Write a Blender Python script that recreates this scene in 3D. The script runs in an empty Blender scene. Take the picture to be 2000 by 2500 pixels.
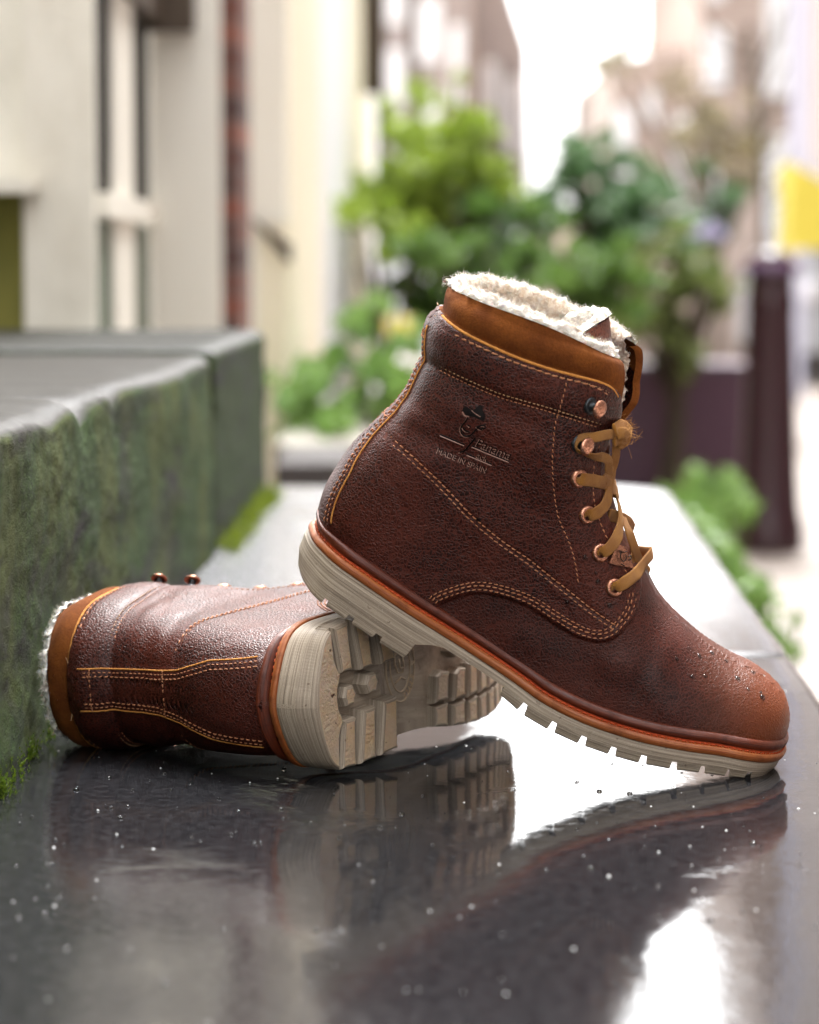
import bpy, math, random
import numpy as np
from mathutils import Vector, Matrix, noise
R = math.radians
S = bpy.context.scene
COL = S.collection
# ------------------------------------------------------------------ camera, world, light, exposure
PITCH = R(5.14); FPX = 7000.0; HC = 0.302
cd = bpy.data.cameras.new('camera'); cam = bpy.data.objects.new('camera', cd); COL.objects.link(cam)
cam.location = (0, 0, HC); cam.rotation_euler = (R(90) - PITCH, 0, 0)
cd.sensor_fit = 'HORIZONTAL'; cd.sensor_width = 24.0; cd.lens = FPX / 2000 * 24
cd.clip_start = 0.05; cd.clip_end = 1500
cd.dof.use_dof = True; cd.dof.focus_distance = 1.655; cd.dof.aperture_fstop = 5.3
S.camera = cam
w = bpy.data.worlds.new('World'); S.world = w; w.use_nodes = True
nt = w.node_tree; nt.nodes.clear()
sky = nt.nodes.new('ShaderNodeTexSky'); sky.sky_type = 'NISHITA'; sky.sun_disc = False
SUN_EL, SUN_AZ = 60, 12            # azimuth from +Y towards +X
sky.sun_elevation = R(SUN_EL); sky.sun_rotation = R(SUN_AZ)
sky.air_density = 1.3; sky.dust_density = 5.0; sky.ozone_density = 1.0
hs = nt.nodes.new('ShaderNodeHueSaturation'); hs.inputs['Saturation'].default_value = 0.05
bg = nt.nodes.new('ShaderNodeBackground'); bg.inputs['Strength'].default_value = 0.15
wo = nt.nodes.new('ShaderNodeOutputWorld')
nt.links.new(sky.outputs[0], hs.inputs['Color']); nt.links.new(hs.outputs[0], bg.inputs[0]); nt.links.new(bg.outputs[0], wo.inputs[0])
sl = bpy.data.lights.new('sun', 'SUN'); sl.energy = 0.9; sl.angle = R(40); sl.color = (1.0, 0.99, 0.975)
so = bpy.data.objects.new('sun', sl); COL.objects.link(so)
so.rotation_euler = Vector((math.sin(R(SUN_AZ)) * math.cos(R(SUN_EL)), math.cos(R(SUN_AZ)) * math.cos(R(SUN_EL)), math.sin(R(SUN_EL)))).to_track_quat('Z', 'Y').to_euler()
S.view_settings.view_transform = 'Standard'; S.view_settings.look = 'None'
S.view_settings.gamma = 1; S.view_settings.exposure = 2.95
S.render.engine = 'CYCLES'
S.cycles.max_bounces = 6; S.cycles.diffuse_bounces = 3; S.cycles.glossy_bounces = 3; S.cycles.transmission_bounces = 3
S.cycles.transparent_max_bounces = 4; S.cycles.caustics_reflective = False; S.cycles.caustics_refractive = False

# ------------------------------------------------------------------ helpers
FW = np.array([0, math.cos(PITCH), -math.sin(PITCH)]); UP = np.array([0, math.sin(PITCH), math.cos(PITCH)]); RT = np.array([1., 0, 0])
CC = np.array([0, 0, HC])
def ray(px, py): return FW + RT * ((px - 1000) / FPX) + UP * ((1250 - py) / FPX)
def at_y(px, py, Y):
    d = ray(px, py); return CC + d * (Y / d[1])
def at_z(px, py, Z):
    d = ray(px, py); return CC + d * ((Z - HC) / d[2])
def proj(P):
    P = np.asarray(P, float) - CC; z = P @ FW
    return 1000 + FPX * (P @ RT) / z, 1250 - FPX * (P @ UP) / z
def tag(o, label=None, cat=None, group=None, kind=None):
    if label: o['label'] = label
    if cat: o['category'] = cat
    if group: o['group'] = group
    if kind: o['kind'] = kind
    return o
def empty(name, loc=(0, 0, 0), label=None, cat=None, group=None, kind=None):
    o = bpy.data.objects.new(name, None); COL.objects.link(o); o.location = loc; o.empty_display_size = 0.05
    return tag(o, label, cat, group, kind)
def mobj(name, V, F, mat, parent=None, smooth=True, normals=None):
    me = bpy.data.meshes.new(name)
    me.from_pydata([tuple(map(float, v)) for v in V], [], [tuple(int(i) for i in f) for f in F])
    if smooth: me.polygons.foreach_set('use_smooth', [True] * len(me.polygons))
    if mat: me.materials.append(mat)
    me.update()
    if normals is not None: me.normals_split_custom_set_from_vertices([tuple(map(float, n)) for n in normals])
    o = bpy.data.objects.new(name, me); COL.objects.link(o)
    if parent: o.parent = parent
    return o
class MB:
    """collects geometry that becomes ONE mesh object"""
    def __init__(s): s.V = []; s.F = []
    def add(s, V, F):
        n = len(s.V); s.V += [tuple(map(float, v)) for v in V]; s.F += [tuple(int(i) + n for i in f) for f in F]; return s
    def box(s, a, b, jit=0):
        x0, y0, z0 = a; x1, y1, z1 = b
        return s.add([(x0,y0,z0),(x1,y0,z0),(x1,y1,z0),(x0,y1,z0),(x0,y0,z1),(x1,y0,z1),(x1,y1,z1),(x0,y1,z1)],
                     [(0,3,2,1),(4,5,6,7),(0,1,5,4),(1,2,6,5),(2,3,7,6),(3,0,4,7)])
    def cyl(s, p, q, r0, r1=None, n=12):
        p = np.array(p, float); q = np.array(q, float); r1 = r0 if r1 is None else r1
        d = (q - p) / np.linalg.norm(q - p); a = np.cross(d, [0, 0, 1.] if abs(d[2]) < .9 else [1., 0, 0]); a /= np.linalg.norm(a); b = np.cross(d, a)
        V = []
        for c, r in ((p, r0), (q, r1)):
            for k in range(n): t = 2 * math.pi * k / n; V.append(c + r * (math.cos(t) * a + math.sin(t) * b))
        F = [(k, (k + 1) % n, n + (k + 1) % n, n + k) for k in range(n)] + [tuple(range(n))[::-1], tuple(range(n, 2 * n))]
        return s.add(V, F)
    def lathe(s, prof, c, ax=(0, 0, 1), n=20):
        ax = np.array(ax, float); ax /= np.linalg.norm(ax); a = np.cross(ax, [0, 0, 1.] if abs(ax[2]) < .9 else [1., 0, 0]); a /= np.linalg.norm(a); b = np.cross(ax, a)
        V = []; F = []
        for r, h in prof:
            for k in range(n): t = 2 * math.pi * k / n; V.append(np.array(c) + ax * h + max(r, 1e-6) * (math.cos(t) * a + math.sin(t) * b))
        for i in range(len(prof) - 1):
            for k in range(n): F.append((i * n + k, i * n + (k + 1) % n, (i + 1) * n + (k + 1) % n, (i + 1) * n + k))
        return s.add(V, F)
    def tube(s, P, r, n=6, closed=False):
        P = np.array(P, float); m = len(P); V = []; F = []
        T = np.gradient(P, axis=0); T /= np.linalg.norm(T, axis=1)[:, None] + 1e-12
        rr = np.broadcast_to(r, (m,)); a = np.cross(T[0], [0.3, 0.2, 1.]); a /= np.linalg.norm(a)
        for i in range(m):
            a = a - T[i] * (a @ T[i]); a /= np.linalg.norm(a) + 1e-12; b = np.cross(T[i], a)
            for k in range(n): t = 2 * math.pi * k / n; V.append(P[i] + rr[i] * (math.cos(t) * a + math.sin(t) * b))
        for i in range(m - 1):
            for k in range(n): F.append((i * n + k, i * n + (k + 1) % n, (i + 1) * n + (k + 1) % n, (i + 1) * n + k))
        F += [tuple(range(n))[::-1], tuple(range((m - 1) * n, m * n))]
        return s.add(V, F)
    def build(s, name, mat, parent=None, smooth=False):
        return mobj(name, s.V, s.F, mat, parent, smooth)

def mat(name, col, rough=0.5, metal=0.0, spec=0.5, **kw):
    m = bpy.data.materials.new(name); m.use_nodes = True; n = m.node_tree; b = n.nodes['Principled BSDF']
    b.inputs['Base Color'].default_value = (*col, 1); b.inputs['Roughness'].default_value = rough
    b.inputs['Metallic'].default_value = metal; b.inputs['Specular IOR Level'].default_value = spec
    return m
class NT:
    """tiny node-tree helper"""
    def __init__(s, m): s.m = m; s.t = m.node_tree; s.b = s.t.nodes['Principled BSDF']; s.co = None
    def n(s, ty, **kw):
        x = s.t.nodes.new(ty)
        for k, v in kw.items():
            if k in x.inputs.keys(): x.inputs[k].default_value = v
            else: setattr(x, k, v)
        return x
    def l(s, a, b): s.t.links.new(a, b)
    def coord(s, scale=(1, 1, 1), rot=(0, 0, 0)):
        c = s.n('ShaderNodeTexCoord'); mp = s.n('ShaderNodeMapping'); mp.inputs['Scale'].default_value = scale; mp.inputs['Rotation'].default_value = rot
        s.l(c.outputs['Object'], mp.inputs['Vector']); return mp.outputs[0]
    def noise(s, vec, scale, detail=4, rough=.55, dist=0):
        x = s.n('ShaderNodeTexNoise'); s.l(vec, x.inputs['Vector']); x.inputs['Scale'].default_value = scale; x.inputs['Detail'].default_value = detail
        x.inputs['Roughness'].default_value = rough; x.inputs['Distortion'].default_value = dist; return x.outputs[0]
    def ramp(s, f, stops, interp='LINEAR'):
        x = s.n('ShaderNodeValToRGB'); s.l(f, x.inputs[0]); e = x.color_ramp.elements; x.color_ramp.interpolation = interp
        while len(e) < len(stops): e.new(0.5)
        for k, (p, c) in enumerate(stops):
            e[k].position = p; e[k].color = (*c, 1) if hasattr(c, '__len__') else (c, c, c, 1)
        return x.outputs[0]
    def mix(s, f, a, b):
        x = s.n('ShaderNodeMix'); x.data_type = 'RGBA'
        if hasattr(f, 'links'): s.l(f, x.inputs[0])
        else: x.inputs[0].default_value = f
        for k, v in ((6, a), (7, b)):
            if hasattr(v, 'links'): s.l(v, x.inputs[k])
            else: x.inputs[k].default_value = (*v, 1)
        return x.outputs[2]
    def math(s, op, a, b=0.0, c=0.0):
        x = s.n('ShaderNodeMath'); x.operation = op
        for k, v in enumerate((a, b, c)):
            if hasattr(v, 'links'): s.l(v, x.inputs[k])
            else: x.inputs[k].default_value = v
        return x.outputs[0]
    def bump(s, h, dist, strength=1.0, prev=None):
        x = s.n('ShaderNodeBump'); s.l(h, x.inputs['Height']); x.inputs['Distance'].default_value = dist; x.inputs['Strength'].default_value = strength
        if prev is not None: s.l(prev, x.inputs['Normal'])
        return x.outputs[0]
# ------------------------------------------------------------------ boot materials
def leather(name, dark, light, toe=None, rough=.40, grain=1.0):
    m = mat(name, dark, rough); N = NT(m); v = N.coord()
    big = N.noise(v, 22, 4, .6); c = N.mix(N.ramp(big, [(.38, 0.), (.68, 1.)]), dark, light)
    if toe:   # burnished toe: a real colour of the leather, local x along the foot
        sp = N.n('ShaderNodeSeparateXYZ'); N.l(v, sp.inputs[0])
        t = N.math('ADD', sp.outputs[0], N.math('MULTIPLY', N.math('SUBTRACT', N.noise(v, 30, 3), .5), .03))
        t2 = N.ramp(N.math('MULTIPLY_ADD', t, 15., 0.44), [(.0, 0.), (1., 1.)])
        c = N.mix(t2, c, toe)
    vo = N.n('ShaderNodeTexVoronoi'); vo.feature = 'DISTANCE_TO_EDGE'; vo.inputs['Scale'].default_value = 480 if grain > .9 else 500
    wv = N.n('ShaderNodeVectorMath'); wv.operation = 'MULTIPLY_ADD'; nz = N.n('ShaderNodeTexNoise'); N.l(v, nz.inputs['Vector']); nz.inputs['Scale'].default_value = 260
    N.l(nz.outputs['Color'], wv.inputs[0]); wv.inputs[1].default_value = (.0028,) * 3; N.l(v, wv.inputs[2]); N.l(wv.outputs[0], vo.inputs['Vector'])
    cell = N.ramp(vo.outputs['Distance'], [(0., 0.), (.32, 1.)], 'EASE')
    fine = N.noise(v, 1500, 2); gm = N.ramp(N.noise(v, 14, 2), [(.3, .45), (.65, 1.)])
    h = N.math('MULTIPLY', cell, gm)
    cr = N.ramp(cell, [(0., (1.0,) * 3), (.4, (.0,) * 3)])
    c = N.mix(N.math('MULTIPLY', cr, .55 if grain > .9 else .38), c, tuple(min(1, x * 2.2 + .008) for x in light))
    N.l(c, N.b.inputs['Base Color'])
    b1 = N.bump(N.noise(v, 45, 3, .5, .3), .0016, .35); wr = N.n('ShaderNodeTexWave'); N.l(v, wr.inputs['Vector']); wr.inputs['Scale'].default_value = 9; wr.inputs['Distortion'].default_value = 14; wr.inputs['Detail'].default_value = 3; wr.inputs['Detail Scale'].default_value = 1.2; wr.bands_direction = 'DIAGONAL'
    wm = N.math('MULTIPLY', N.ramp(wr.outputs[0], [(.80, 1.), (.97, 0.)]), 1.0); b1 = N.bump(wm, .0005, .4 if grain > .9 else .12, b1)
    b2 = N.bump(h, .00034 * grain, 1., b1); b3 = N.bump(fine, .00006, .5, b2)
    N.l(b3, N.b.inputs['Normal'])
    N.l(N.ramp(N.noise(v, 45, 3), [(.3, rough - .05), (.7, rough + .12)]), N.b.inputs['Roughness'])
    N.b.inputs['Coat Weight'].default_value = .05; N.b.inputs['Coat Roughness'].default_value = .3; N.b.inputs['Specular IOR Level'].default_value = .24
    return m
M = {}
M['leather'] = leather('brown_pebbled_leather', (.0130, .0025, .0019), (.054, .0100, .0050), toe=None)
M['vamp'] = leather('burnished_vamp_leather', (.0145, .0028, .0021), (.056, .0106, .0052), toe=(.165, .040, .009), rough=.42, grain=.62)
M['tongue'] = leather('tongue_leather', (.06, .02, .015), (.12, .04, .025))
def fabric(name, a, b, scale=900, rough=.9, sheen=.4, bump=.0003):
    m = mat(name, a, rough, spec=.2); N = NT(m); v = N.coord()
    c = N.mix(N.ramp(N.noise(v, 60, 4, .6), [(.35, 0.), (.65, 1.)]), a, b); f = N.noise(v, scale, 3, .6)
    c = N.mix(N.ramp(f, [(.3, .35), (.6, 0.)]), c, tuple(x * .45 for x in a)); N.l(c, N.b.inputs['Base Color'])
    N.l(N.bump(f, bump), N.b.inputs['Normal']); N.b.inputs['Sheen Weight'].default_value = sheen; N.b.inputs['Sheen Tint'].default_value = (*[min(1, x * 2) for x in b], 1)
    return m
M['suede'] = fabric('tan_suede', (.11, .030, .005), (.18, .055, .009), 700, .95, .12)
M['rawedge'] = fabric('raw_leather_edge', (.50, .20, .045), (.62, .28, .07), 900, .8, .1)
M['rawdark'] = fabric('dark_raw_edge', (.10, .035, .02), (.16, .06, .03), 900, .8, .1)
M['thread'] = fabric('waxed_thread', (.42, .17, .08), (.52, .24, .13), 2500, .6, .1)
M['threadtan'] = fabric('tan_thread', (.40, .24, .12), (.50, .30, .17), 2500, .6, .1)
M['threadred'] = fabric('red_thread', (.50, .07, .02), (.60, .1, .03), 2500, .6, .1)
def lace_mat():
    m = mat('ochre_lace', (.42, .19, .04), .85, spec=.2); N = NT(m); v = N.coord()
    uv = N.n('ShaderNodeUVMap'); sp = N.n('ShaderNodeSeparateXYZ'); N.l(uv.outputs[0], sp.inputs[0])
    a = N.math('SINE', N.math('MULTIPLY', sp.outputs[0], 62.8)); b = N.math('SINE', N.math('MULTIPLY', sp.outputs[1], 5000.))
    wv = N.math('MULTIPLY', a, b); c = N.mix(N.ramp(N.noise(v, 90, 4), [(.35, 0.), (.65, 1.)]), (.40, .155, .018), (.58, .26, .04))
    c = N.mix(N.ramp(wv, [(.0, .5), (.6, 0.)]), c, (.17, .07, .015)); N.l(c, N.b.inputs['Base Color']); N.l(N.bump(wv, .0003), N.b.inputs['Normal'])
    N.b.inputs['Sheen Weight'].default_value = .15
    return m
M['lace'] = lace_mat()
def fleece_mat(name, a, b):
    m = mat(name, a, .95, spec=.1); N = NT(m); v = N.coord(); f = N.noise(v, 260, 4, .65, .6)
    N.l(N.mix(N.ramp(f, [(.3, 0.), (.62, 1.)]), a, b), N.b.inputs['Base Color']); N.l(N.bump(f, .0018), N.b.inputs['Normal'])
    N.b.inputs['Sheen Weight'].default_value = .6; N.b.inputs['Subsurface Weight'].default_value = .25; N.b.inputs['Subsurface Radius'].default_value = (.004, .003, .002); N.b.inputs['Subsurface Scale'].default_value = 1
    return m
M['fleece'] = fleece_mat('cream_fleece', (.58, .43, .30), (.84, .76, .66))
M['fleecew'] = fleece_mat('white_fleece_edge', (.80, .74, .66), (.92, .89, .84))
def copper():
    m = mat('aged_copper', (.62, .30, .19), .3, 1.0); N = NT(m); v = N.coord(); f = N.noise(v, 700, 4, .7)
    N.l(N.mix(N.ramp(f, [(.42, 0.), (.7, 1.)]), (.66, .33, .22), (.20, .08, .05)), N.b.inputs['Base Color']); N.l(N.ramp(f, [(.4, .25), (.7, .5)]), N.b.inputs['Roughness'])
    N.l(N.bump(N.noise(v, 500, 2), .0002), N.b.inputs['Normal']); return m
M['copper'] = copper()
M['gunmetal'] = mat('dark_gunmetal', (.04, .045, .05), .35, .8)
M['black'] = mat('black_cavity', (.006, .004, .004), .9, spec=.1)
M['burnt'] = mat('pressed_dark_leather', (.0025, .001, .001), .5, spec=.15)
M['markglint'] = mat('painted_letter_glint', (.34, .19, .15), .25, spec=.8)  # pale tone painting the light along the letters' lower edges
def edge(name, a, b, sc=(60, 60, 900), rough=.4):
    m = mat(name, a, rough); N = NT(m); v = N.coord(scale=sc)
    uv = N.n('ShaderNodeUVMap'); mp = N.n('ShaderNodeMapping'); mp.inputs['Scale'].default_value = (12, 1300, 1); N.l(uv.outputs[0], mp.inputs[0])
    f = N.noise(mp.outputs[0], 1, 4, .6, .4); g = N.noise(N.coord(), 120, 4, .65)
    c = N.mix(N.ramp(f, [(.35, 0.), (.62, 1.)]), a, b); c = N.mix(N.ramp(g, [(.5, 0.), (.75, .6)]), c, tuple(x * .3 for x in a))
    N.l(c, N.b.inputs['Base Color']); N.l(N.bump(f, .0003, 1., N.bump(N.noise(N.coord(), 150, 4, .7), .0007, .6)), N.b.inputs['Normal']); N.l(N.ramp(g, [(.35, rough - .08), (.7, rough + .25)]), N.b.inputs['Roughness']); return m
M['bead'] = edge('red_brown_welt', (.060, .010, .004), (.14, .026, .008), rough=.36)
M['midsole'] = edge('orange_brown_edge', (.25, .055, .011), (.38, .12, .03), rough=.45)
def rubber(name, tread=False):
    m = mat(name, (.4, .34, .27), .5); N = NT(m); v = N.coord()
    uv = N.n('ShaderNodeUVMap'); mp = N.n('ShaderNodeMapping'); mp.inputs['Scale'].default_value = (9, 1000, 1); N.l(uv.outputs[0], mp.inputs[0])
    f = N.noise(mp.outputs[0], 1, 5, .7, .3); sp = N.noise(v, 1600, 2)
    if tread:
        g = N.noise(v, 480, 3, .6); c = N.mix(N.ramp(N.noise(v, 28, 3), [(.4, 0.), (.7, 1.)]), (.62, .49, .36), (.62, .42, .23))
        c = N.mix(N.ramp(N.noise(v, 190, 2), [(.70, 0.), (.76, 1.)]), c, (.09, .035, .02))
        N.l(c, N.b.inputs['Base Color']); N.l(N.bump(g, .0017, 1.), N.b.inputs['Normal']); N.b.inputs['Roughness'].default_value = .55
        N.b.inputs['Subsurface Weight'].default_value = .35; N.b.inputs['Subsurface Radius'].default_value = (.006, .003, .001); N.b.inputs['Subsurface Scale'].default_value = 1
    else:
        c = N.mix(N.ramp(f, [(.36, 0.), (.60, 1.)]), (.19, .145, .105), (.48, .40, .31))
        c = N.mix(N.ramp(N.noise(v, 170, 3), [(.68, 0.), (.74, 1.)]), c, (.13, .08, .05))
        c = N.mix(N.ramp(sp, [(.62, 0.), (.7, .5)]), c, (.62, .56, .48)); N.l(c, N.b.inputs['Base Color']); N.l(N.bump(f, .0004, .8), N.b.inputs['Normal'])
    return m
M['rubber'] = rubber('grey_beige_rubber'); M['tread'] = rubber('pebbled_tread_rubber', True)
M['rubberin'] = mat('smooth_recessed_rubber', (.50, .38, .26), .4)
def drop_mat():
    m = mat('water', (1, 1, 1), .02); b = m.node_tree.nodes['Principled BSDF']; b.inputs['Transmission Weight'].default_value = 1; b.inputs['IOR'].default_value = 1.33
    return m
M['water'] = drop_mat()
# ------------------------------------------------------------------ the boot: side outline in its own frame (x forward, y inner side, z up)
YAW, ROLL = R(3), R(9.5)
O = np.array([0.192, 1.685, 0.0035])
EX = np.array([math.cos(YAW), -math.sin(YAW), 0.])
EZ = math.cos(ROLL) * np.array([0, 0, 1.]) + math.sin(ROLL) * np.array([-math.sin(YAW), -math.cos(YAW), 0])
EY = np.cross(EZ, EX)
def loc(px, py, yo=0.0):
    d = ray(px, py); t = (yo - (CC - O) @ EY) / (d @ EY); P = CC + d * t - O
    return np.array([P @ EX, P @ EZ])
def locs(pts, yo=0.0):
    return np.array([loc(p[0], p[1], yo if np.isscalar(yo) else yo(p[0])) for p in pts])
def resample(P, step=None, n=None, smooth=0):
    P = np.array(P, float); 
    # catmull-rom through the points, then even spacing
    Q = np.vstack([2 * P[0] - P[1], P, 2 * P[-1] - P[-2]]); out = []
    for i in range(1, len(Q) - 2):
        p0, p1, p2, p3 = Q[i-1], Q[i], Q[i+1], Q[i+2]
        d01 = max(np.linalg.norm(p1-p0), 1e-6) ** .5; d12 = max(np.linalg.norm(p2-p1), 1e-6) ** .5; d23 = max(np.linalg.norm(p3-p2), 1e-6) ** .5
        m1 = (p1-p0)/d01 - (p2-p0)/(d01+d12) + (p2-p1)/d12; m2 = (p2-p1)/d12 - (p3-p1)/(d12+d23) + (p3-p2)/d23
        m1 *= d12; m2 *= d12
        for t in np.linspace(0, 1, 24, endpoint=False):
            out.append((2*t**3-3*t**2+1)*p1 + (t**3-2*t**2+t)*m1 + (-2*t**3+3*t**2)*p2 + (t**3-t**2)*m2)
    out.append(P[-1]); out = np.array(out)
    L = np.concatenate([[0], np.cumsum(np.linalg.norm(np.diff(out, axis=0), axis=1))])
    k = n or max(2, int(L[-1] / step) + 1); s = np.linspace(0, L[-1], k)
    out = np.stack([np.interp(s, L, out[:, j]) for j in range(out.shape[1])], 1)
    for _ in range(smooth): out[1:-1] = .25 * out[:-2] + .5 * out[1:-1] + .25 * out[2:]
    return out
def arclen(P): return np.concatenate([[0], np.cumsum(np.linalg.norm(np.diff(P, axis=0), axis=1))])
whx = [770, 783, 811, 885, 1000, 1138, 1340, 1510, 1677, 1761, 1844, 1900, 1915]; why = [0, -.008, -.026, -.034, -.035, -.034, -.041, -.048, -.049, -.045, -.034, -.012, 0]
def wh(px): return float(np.interp(px, whx, why))
FEATH = locs([(779,1258),(783,1270),(811,1306),(885,1361),(960,1413),(1034,1463),(1071,1486),(1138,1528),(1219,1583),(1294,1634),(1343,1668),(1427,1711),(1510,1743),(1594,1766),(1677,1783),(1761,1793),(1844,1799),(1900,1792),(1913,1788)], wh)
BACK = locs([(783,1262),(790,1234),(805,1189),(828,1148),(865,1096),(921,1041),(952,1012),(984,983),(1013,929),(1037,874),(1047,850),(1051,826),(1057,788),(1075,757),(1093,733),(1094,710),(1096,696)])
FRONT = locs([(1915,1788),(1924,1765),(1927,1733),(1917,1697),(1888,1662),(1840,1626),(1787,1601),(1726,1563),(1685,1530),(1645,1494),(1608,1449),(1590,1416),(1572,1378),(1548,1323),(1522,1270),(1501,1210),(1492,1150),(1493,1090),(1503,1040),(1516,1000),(1527,960),(1534,925),(1536,895),(1534,868)])
FEATH = resample(FEATH, .001, smooth=14); BACK = resample(BACK, .001, smooth=4); FRONT = resample(FRONT, .001, smooth=4)
BPATH = np.vstack([FEATH[::-1], BACK[3:]]); BL = arclen(BPATH); FL = arclen(FRONT)
def near_s(path, L, px, yo=0.):
    q = loc(px[0], px[1], yo); return L[np.argmin(np.linalg.norm(path - q, axis=1))]
KEYS = [((1913,1790),(1915,1788)),((1895,1797),(1924,1765)),((1850,1800),(1925,1720)),((1790,1797),(1895,1668)),((1677,1783),(1787,1601)),((1520,1746),(1685,1530)),((1320,1652),(1608,1449)),
        ((1110,1510),(1578,1390)),((930,1392),(1550,1325)),((835,1325),(1524,1272)),((790,1275),(1505,1220)),((790,1232),(1496,1170)),((828,1148),(1494,1100)),((921,1041),(1508,1030)),((1013,929),(1524,970)),((1049,840),(1532,930)),((1075,757),(1536,897)),((1096,696),(1534,868))]
kb = [near_s(BPATH, BL, b, wh(b[0]) if b[1] > 1250 else 0.) for b, f in KEYS]; kf = [near_s(FRONT, FL, f) for b, f in KEYS]
kb[0] = 0; kf[0] = 0; kb[-1] = BL[-1]; kf[-1] = FL[-1]
kb = np.maximum.accumulate(kb); kf = np.maximum.accumulate(kf)
kr = np.concatenate([[0], np.cumsum(np.maximum(np.diff(kb), np.diff(kf)))])
NR, NM = 430, 124
# finer rows near the toe tip
rr = np.linspace(0, 1, NR); rr = rr + .25 * (rr ** 2 - rr) * (rr < 2) ; rows = kr[-1] * rr
def smooth1(a, n):
    for _ in range(n): a[1:-1] = .25 * a[:-2] + .5 * a[1:-1] + .25 * a[2:]
    return a
sb = smooth1(np.interp(rows, kr, kb), 60); sf = smooth1(np.interp(rows, kr, kf), 60)
Bp = np.stack([np.interp(sb, BL, BPATH[:, j]) for j in (0, 1)], 1); Fp = np.stack([np.interp(sf, FL, FRONT[:, j]) for j in (0, 1)], 1)
LFE = arclen(FEATH)[-1]; IH = int(np.argmin(abs(sb - LFE)))         # row at the heel corner
# silhouette samples for the smooth distance
def ext(P, n=60):
    d = (P[-1] - P[-8]) / np.linalg.norm(P[-1] - P[-8]); return np.vstack([P, P[-1] + d * np.linspace(.001, .06, n)[:, None]])
SB = ext(BACK); d0 = np.array([.55, -.83]); SB = np.vstack([SB[0] + np.array([.25, -.97]) * np.linspace(.05, .001, 50)[:, None], SB])
SF = ext(FRONT); SF = np.vstack([SF[0] + np.array([-.35, -.93]) * np.linspace(.05, .001, 50)[:, None], SF])
SIL = np.vstack([SB, SF]); SDS = .001
WCTRL = [((800,1260),37),((900,1330),37),((900,1200),35.5),((1000,1050),36),((1100,1000),40),((1100,800),43),((1300,900),46),((1300,780),46),((1450,950),43),((1300,1150),43),((1400,1300),40),((1100,1250),39),
         ((1100,1450),37),((1250,1560),39),((1300,1400),38),((1400,1650),45),((1500,1450),38),((1550,1500),39),((1500,1720),51),((1600,1760),52.5),((1650,1600),47),((1750,1770),52),((1850,1780),50),((1800,1680),48)]
WC = np.array([[*loc(*p, -.035), v / 1000] for p, v in WCTRL])
RCTRL = [((800,1250),36),((900,1150),36),((1050,950),40),((1100,750),46),((1500,900),44),((1480,1100),34),((1530,1300),30),((1600,1450),34),((1700,1560),44),((1850,1640),46),((1900,1750),47),((1300,900),50),((1300,1300),42)]
RC = np.array([[*loc(*p, -.02), v / 1000] for p, v in RCTRL])
def field(C, Q, sig=.028):
    d2 = ((Q[:, None, :] - C[None, :, :2]) ** 2).sum(-1); wgt = np.exp(-d2 / (2 * sig ** 2)) + 1e-5 / (d2 + 1e-4)
    return (wgt * C[:, 2]).sum(1) / wgt.sum(1)
def seg_sd(poly, Q):
    """signed distance to a closed polygon, inside positive"""
    A = poly; B = np.roll(poly, -1, 0); d = np.full(len(Q), 1e9); ins = np.zeros(len(Q), bool)
    for a, b in zip(A, B):
        ab = b - a; t = np.clip(((Q - a) @ ab) / (ab @ ab + 1e-18), 0, 1); d = np.minimum(d, np.linalg.norm(Q - a - t[:, None] * ab, axis=1))
        c = (a[1] > Q[:, 1]) != (b[1] > Q[:, 1])
        with np.errstate(divide='ignore', invalid='ignore'): xi = (b[0] - a[0]) * (Q[:, 1] - a[1]) / (b[1] - a[1]) + a[0]
        ins ^= c & (Q[:, 0] < xi)
    return np.where(ins, d, -d)
def line_d(P, Q):
    d = np.full(len(Q), 1e9); tt = np.zeros(len(Q)); L = arclen(P)
    for k in range(len(P) - 1):
        ab = P[k+1] - P[k]; t = np.clip(((Q - P[k]) @ ab) / (ab @ ab + 1e-18), 0, 1); e = np.linalg.norm(Q - P[k] - t[:, None] * ab, axis=1)
        u = e < d; d = np.where(u, e, d); tt = np.where(u, (L[k] + t * np.linalg.norm(ab)) / L[-1], tt)
    return d, tt
def W0(Q):
    Q = np.atleast_2d(Q); out = np.zeros(len(Q))
    for s in range(0, len(Q), 4000):
        q = Q[s:s+4000]; dx = q[:, None, 0] - SIL[None, :, 0]; dz = q[:, None, 1] - SIL[None, :, 1]; d2 = dx * dx + dz * dz
        dt = np.sqrt(d2.min(1)); I = (SDS / (d2 + 1e-9) ** 2).sum(1); ds = (math.pi / 2 / I) ** (1 / 3)
        b = np.clip((dt - .0015) / .004, 0, 1); d = dt * (1 - b) + ds * 1.04 * b
        Rr = field(RC, q); Wm = field(WC, q); x = np.clip(1 - d / Rr, 0, 1)
        out[s:s+4000] = Wm * (1 - x ** 2.15) ** (1 / 2.15)
    return out
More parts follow.
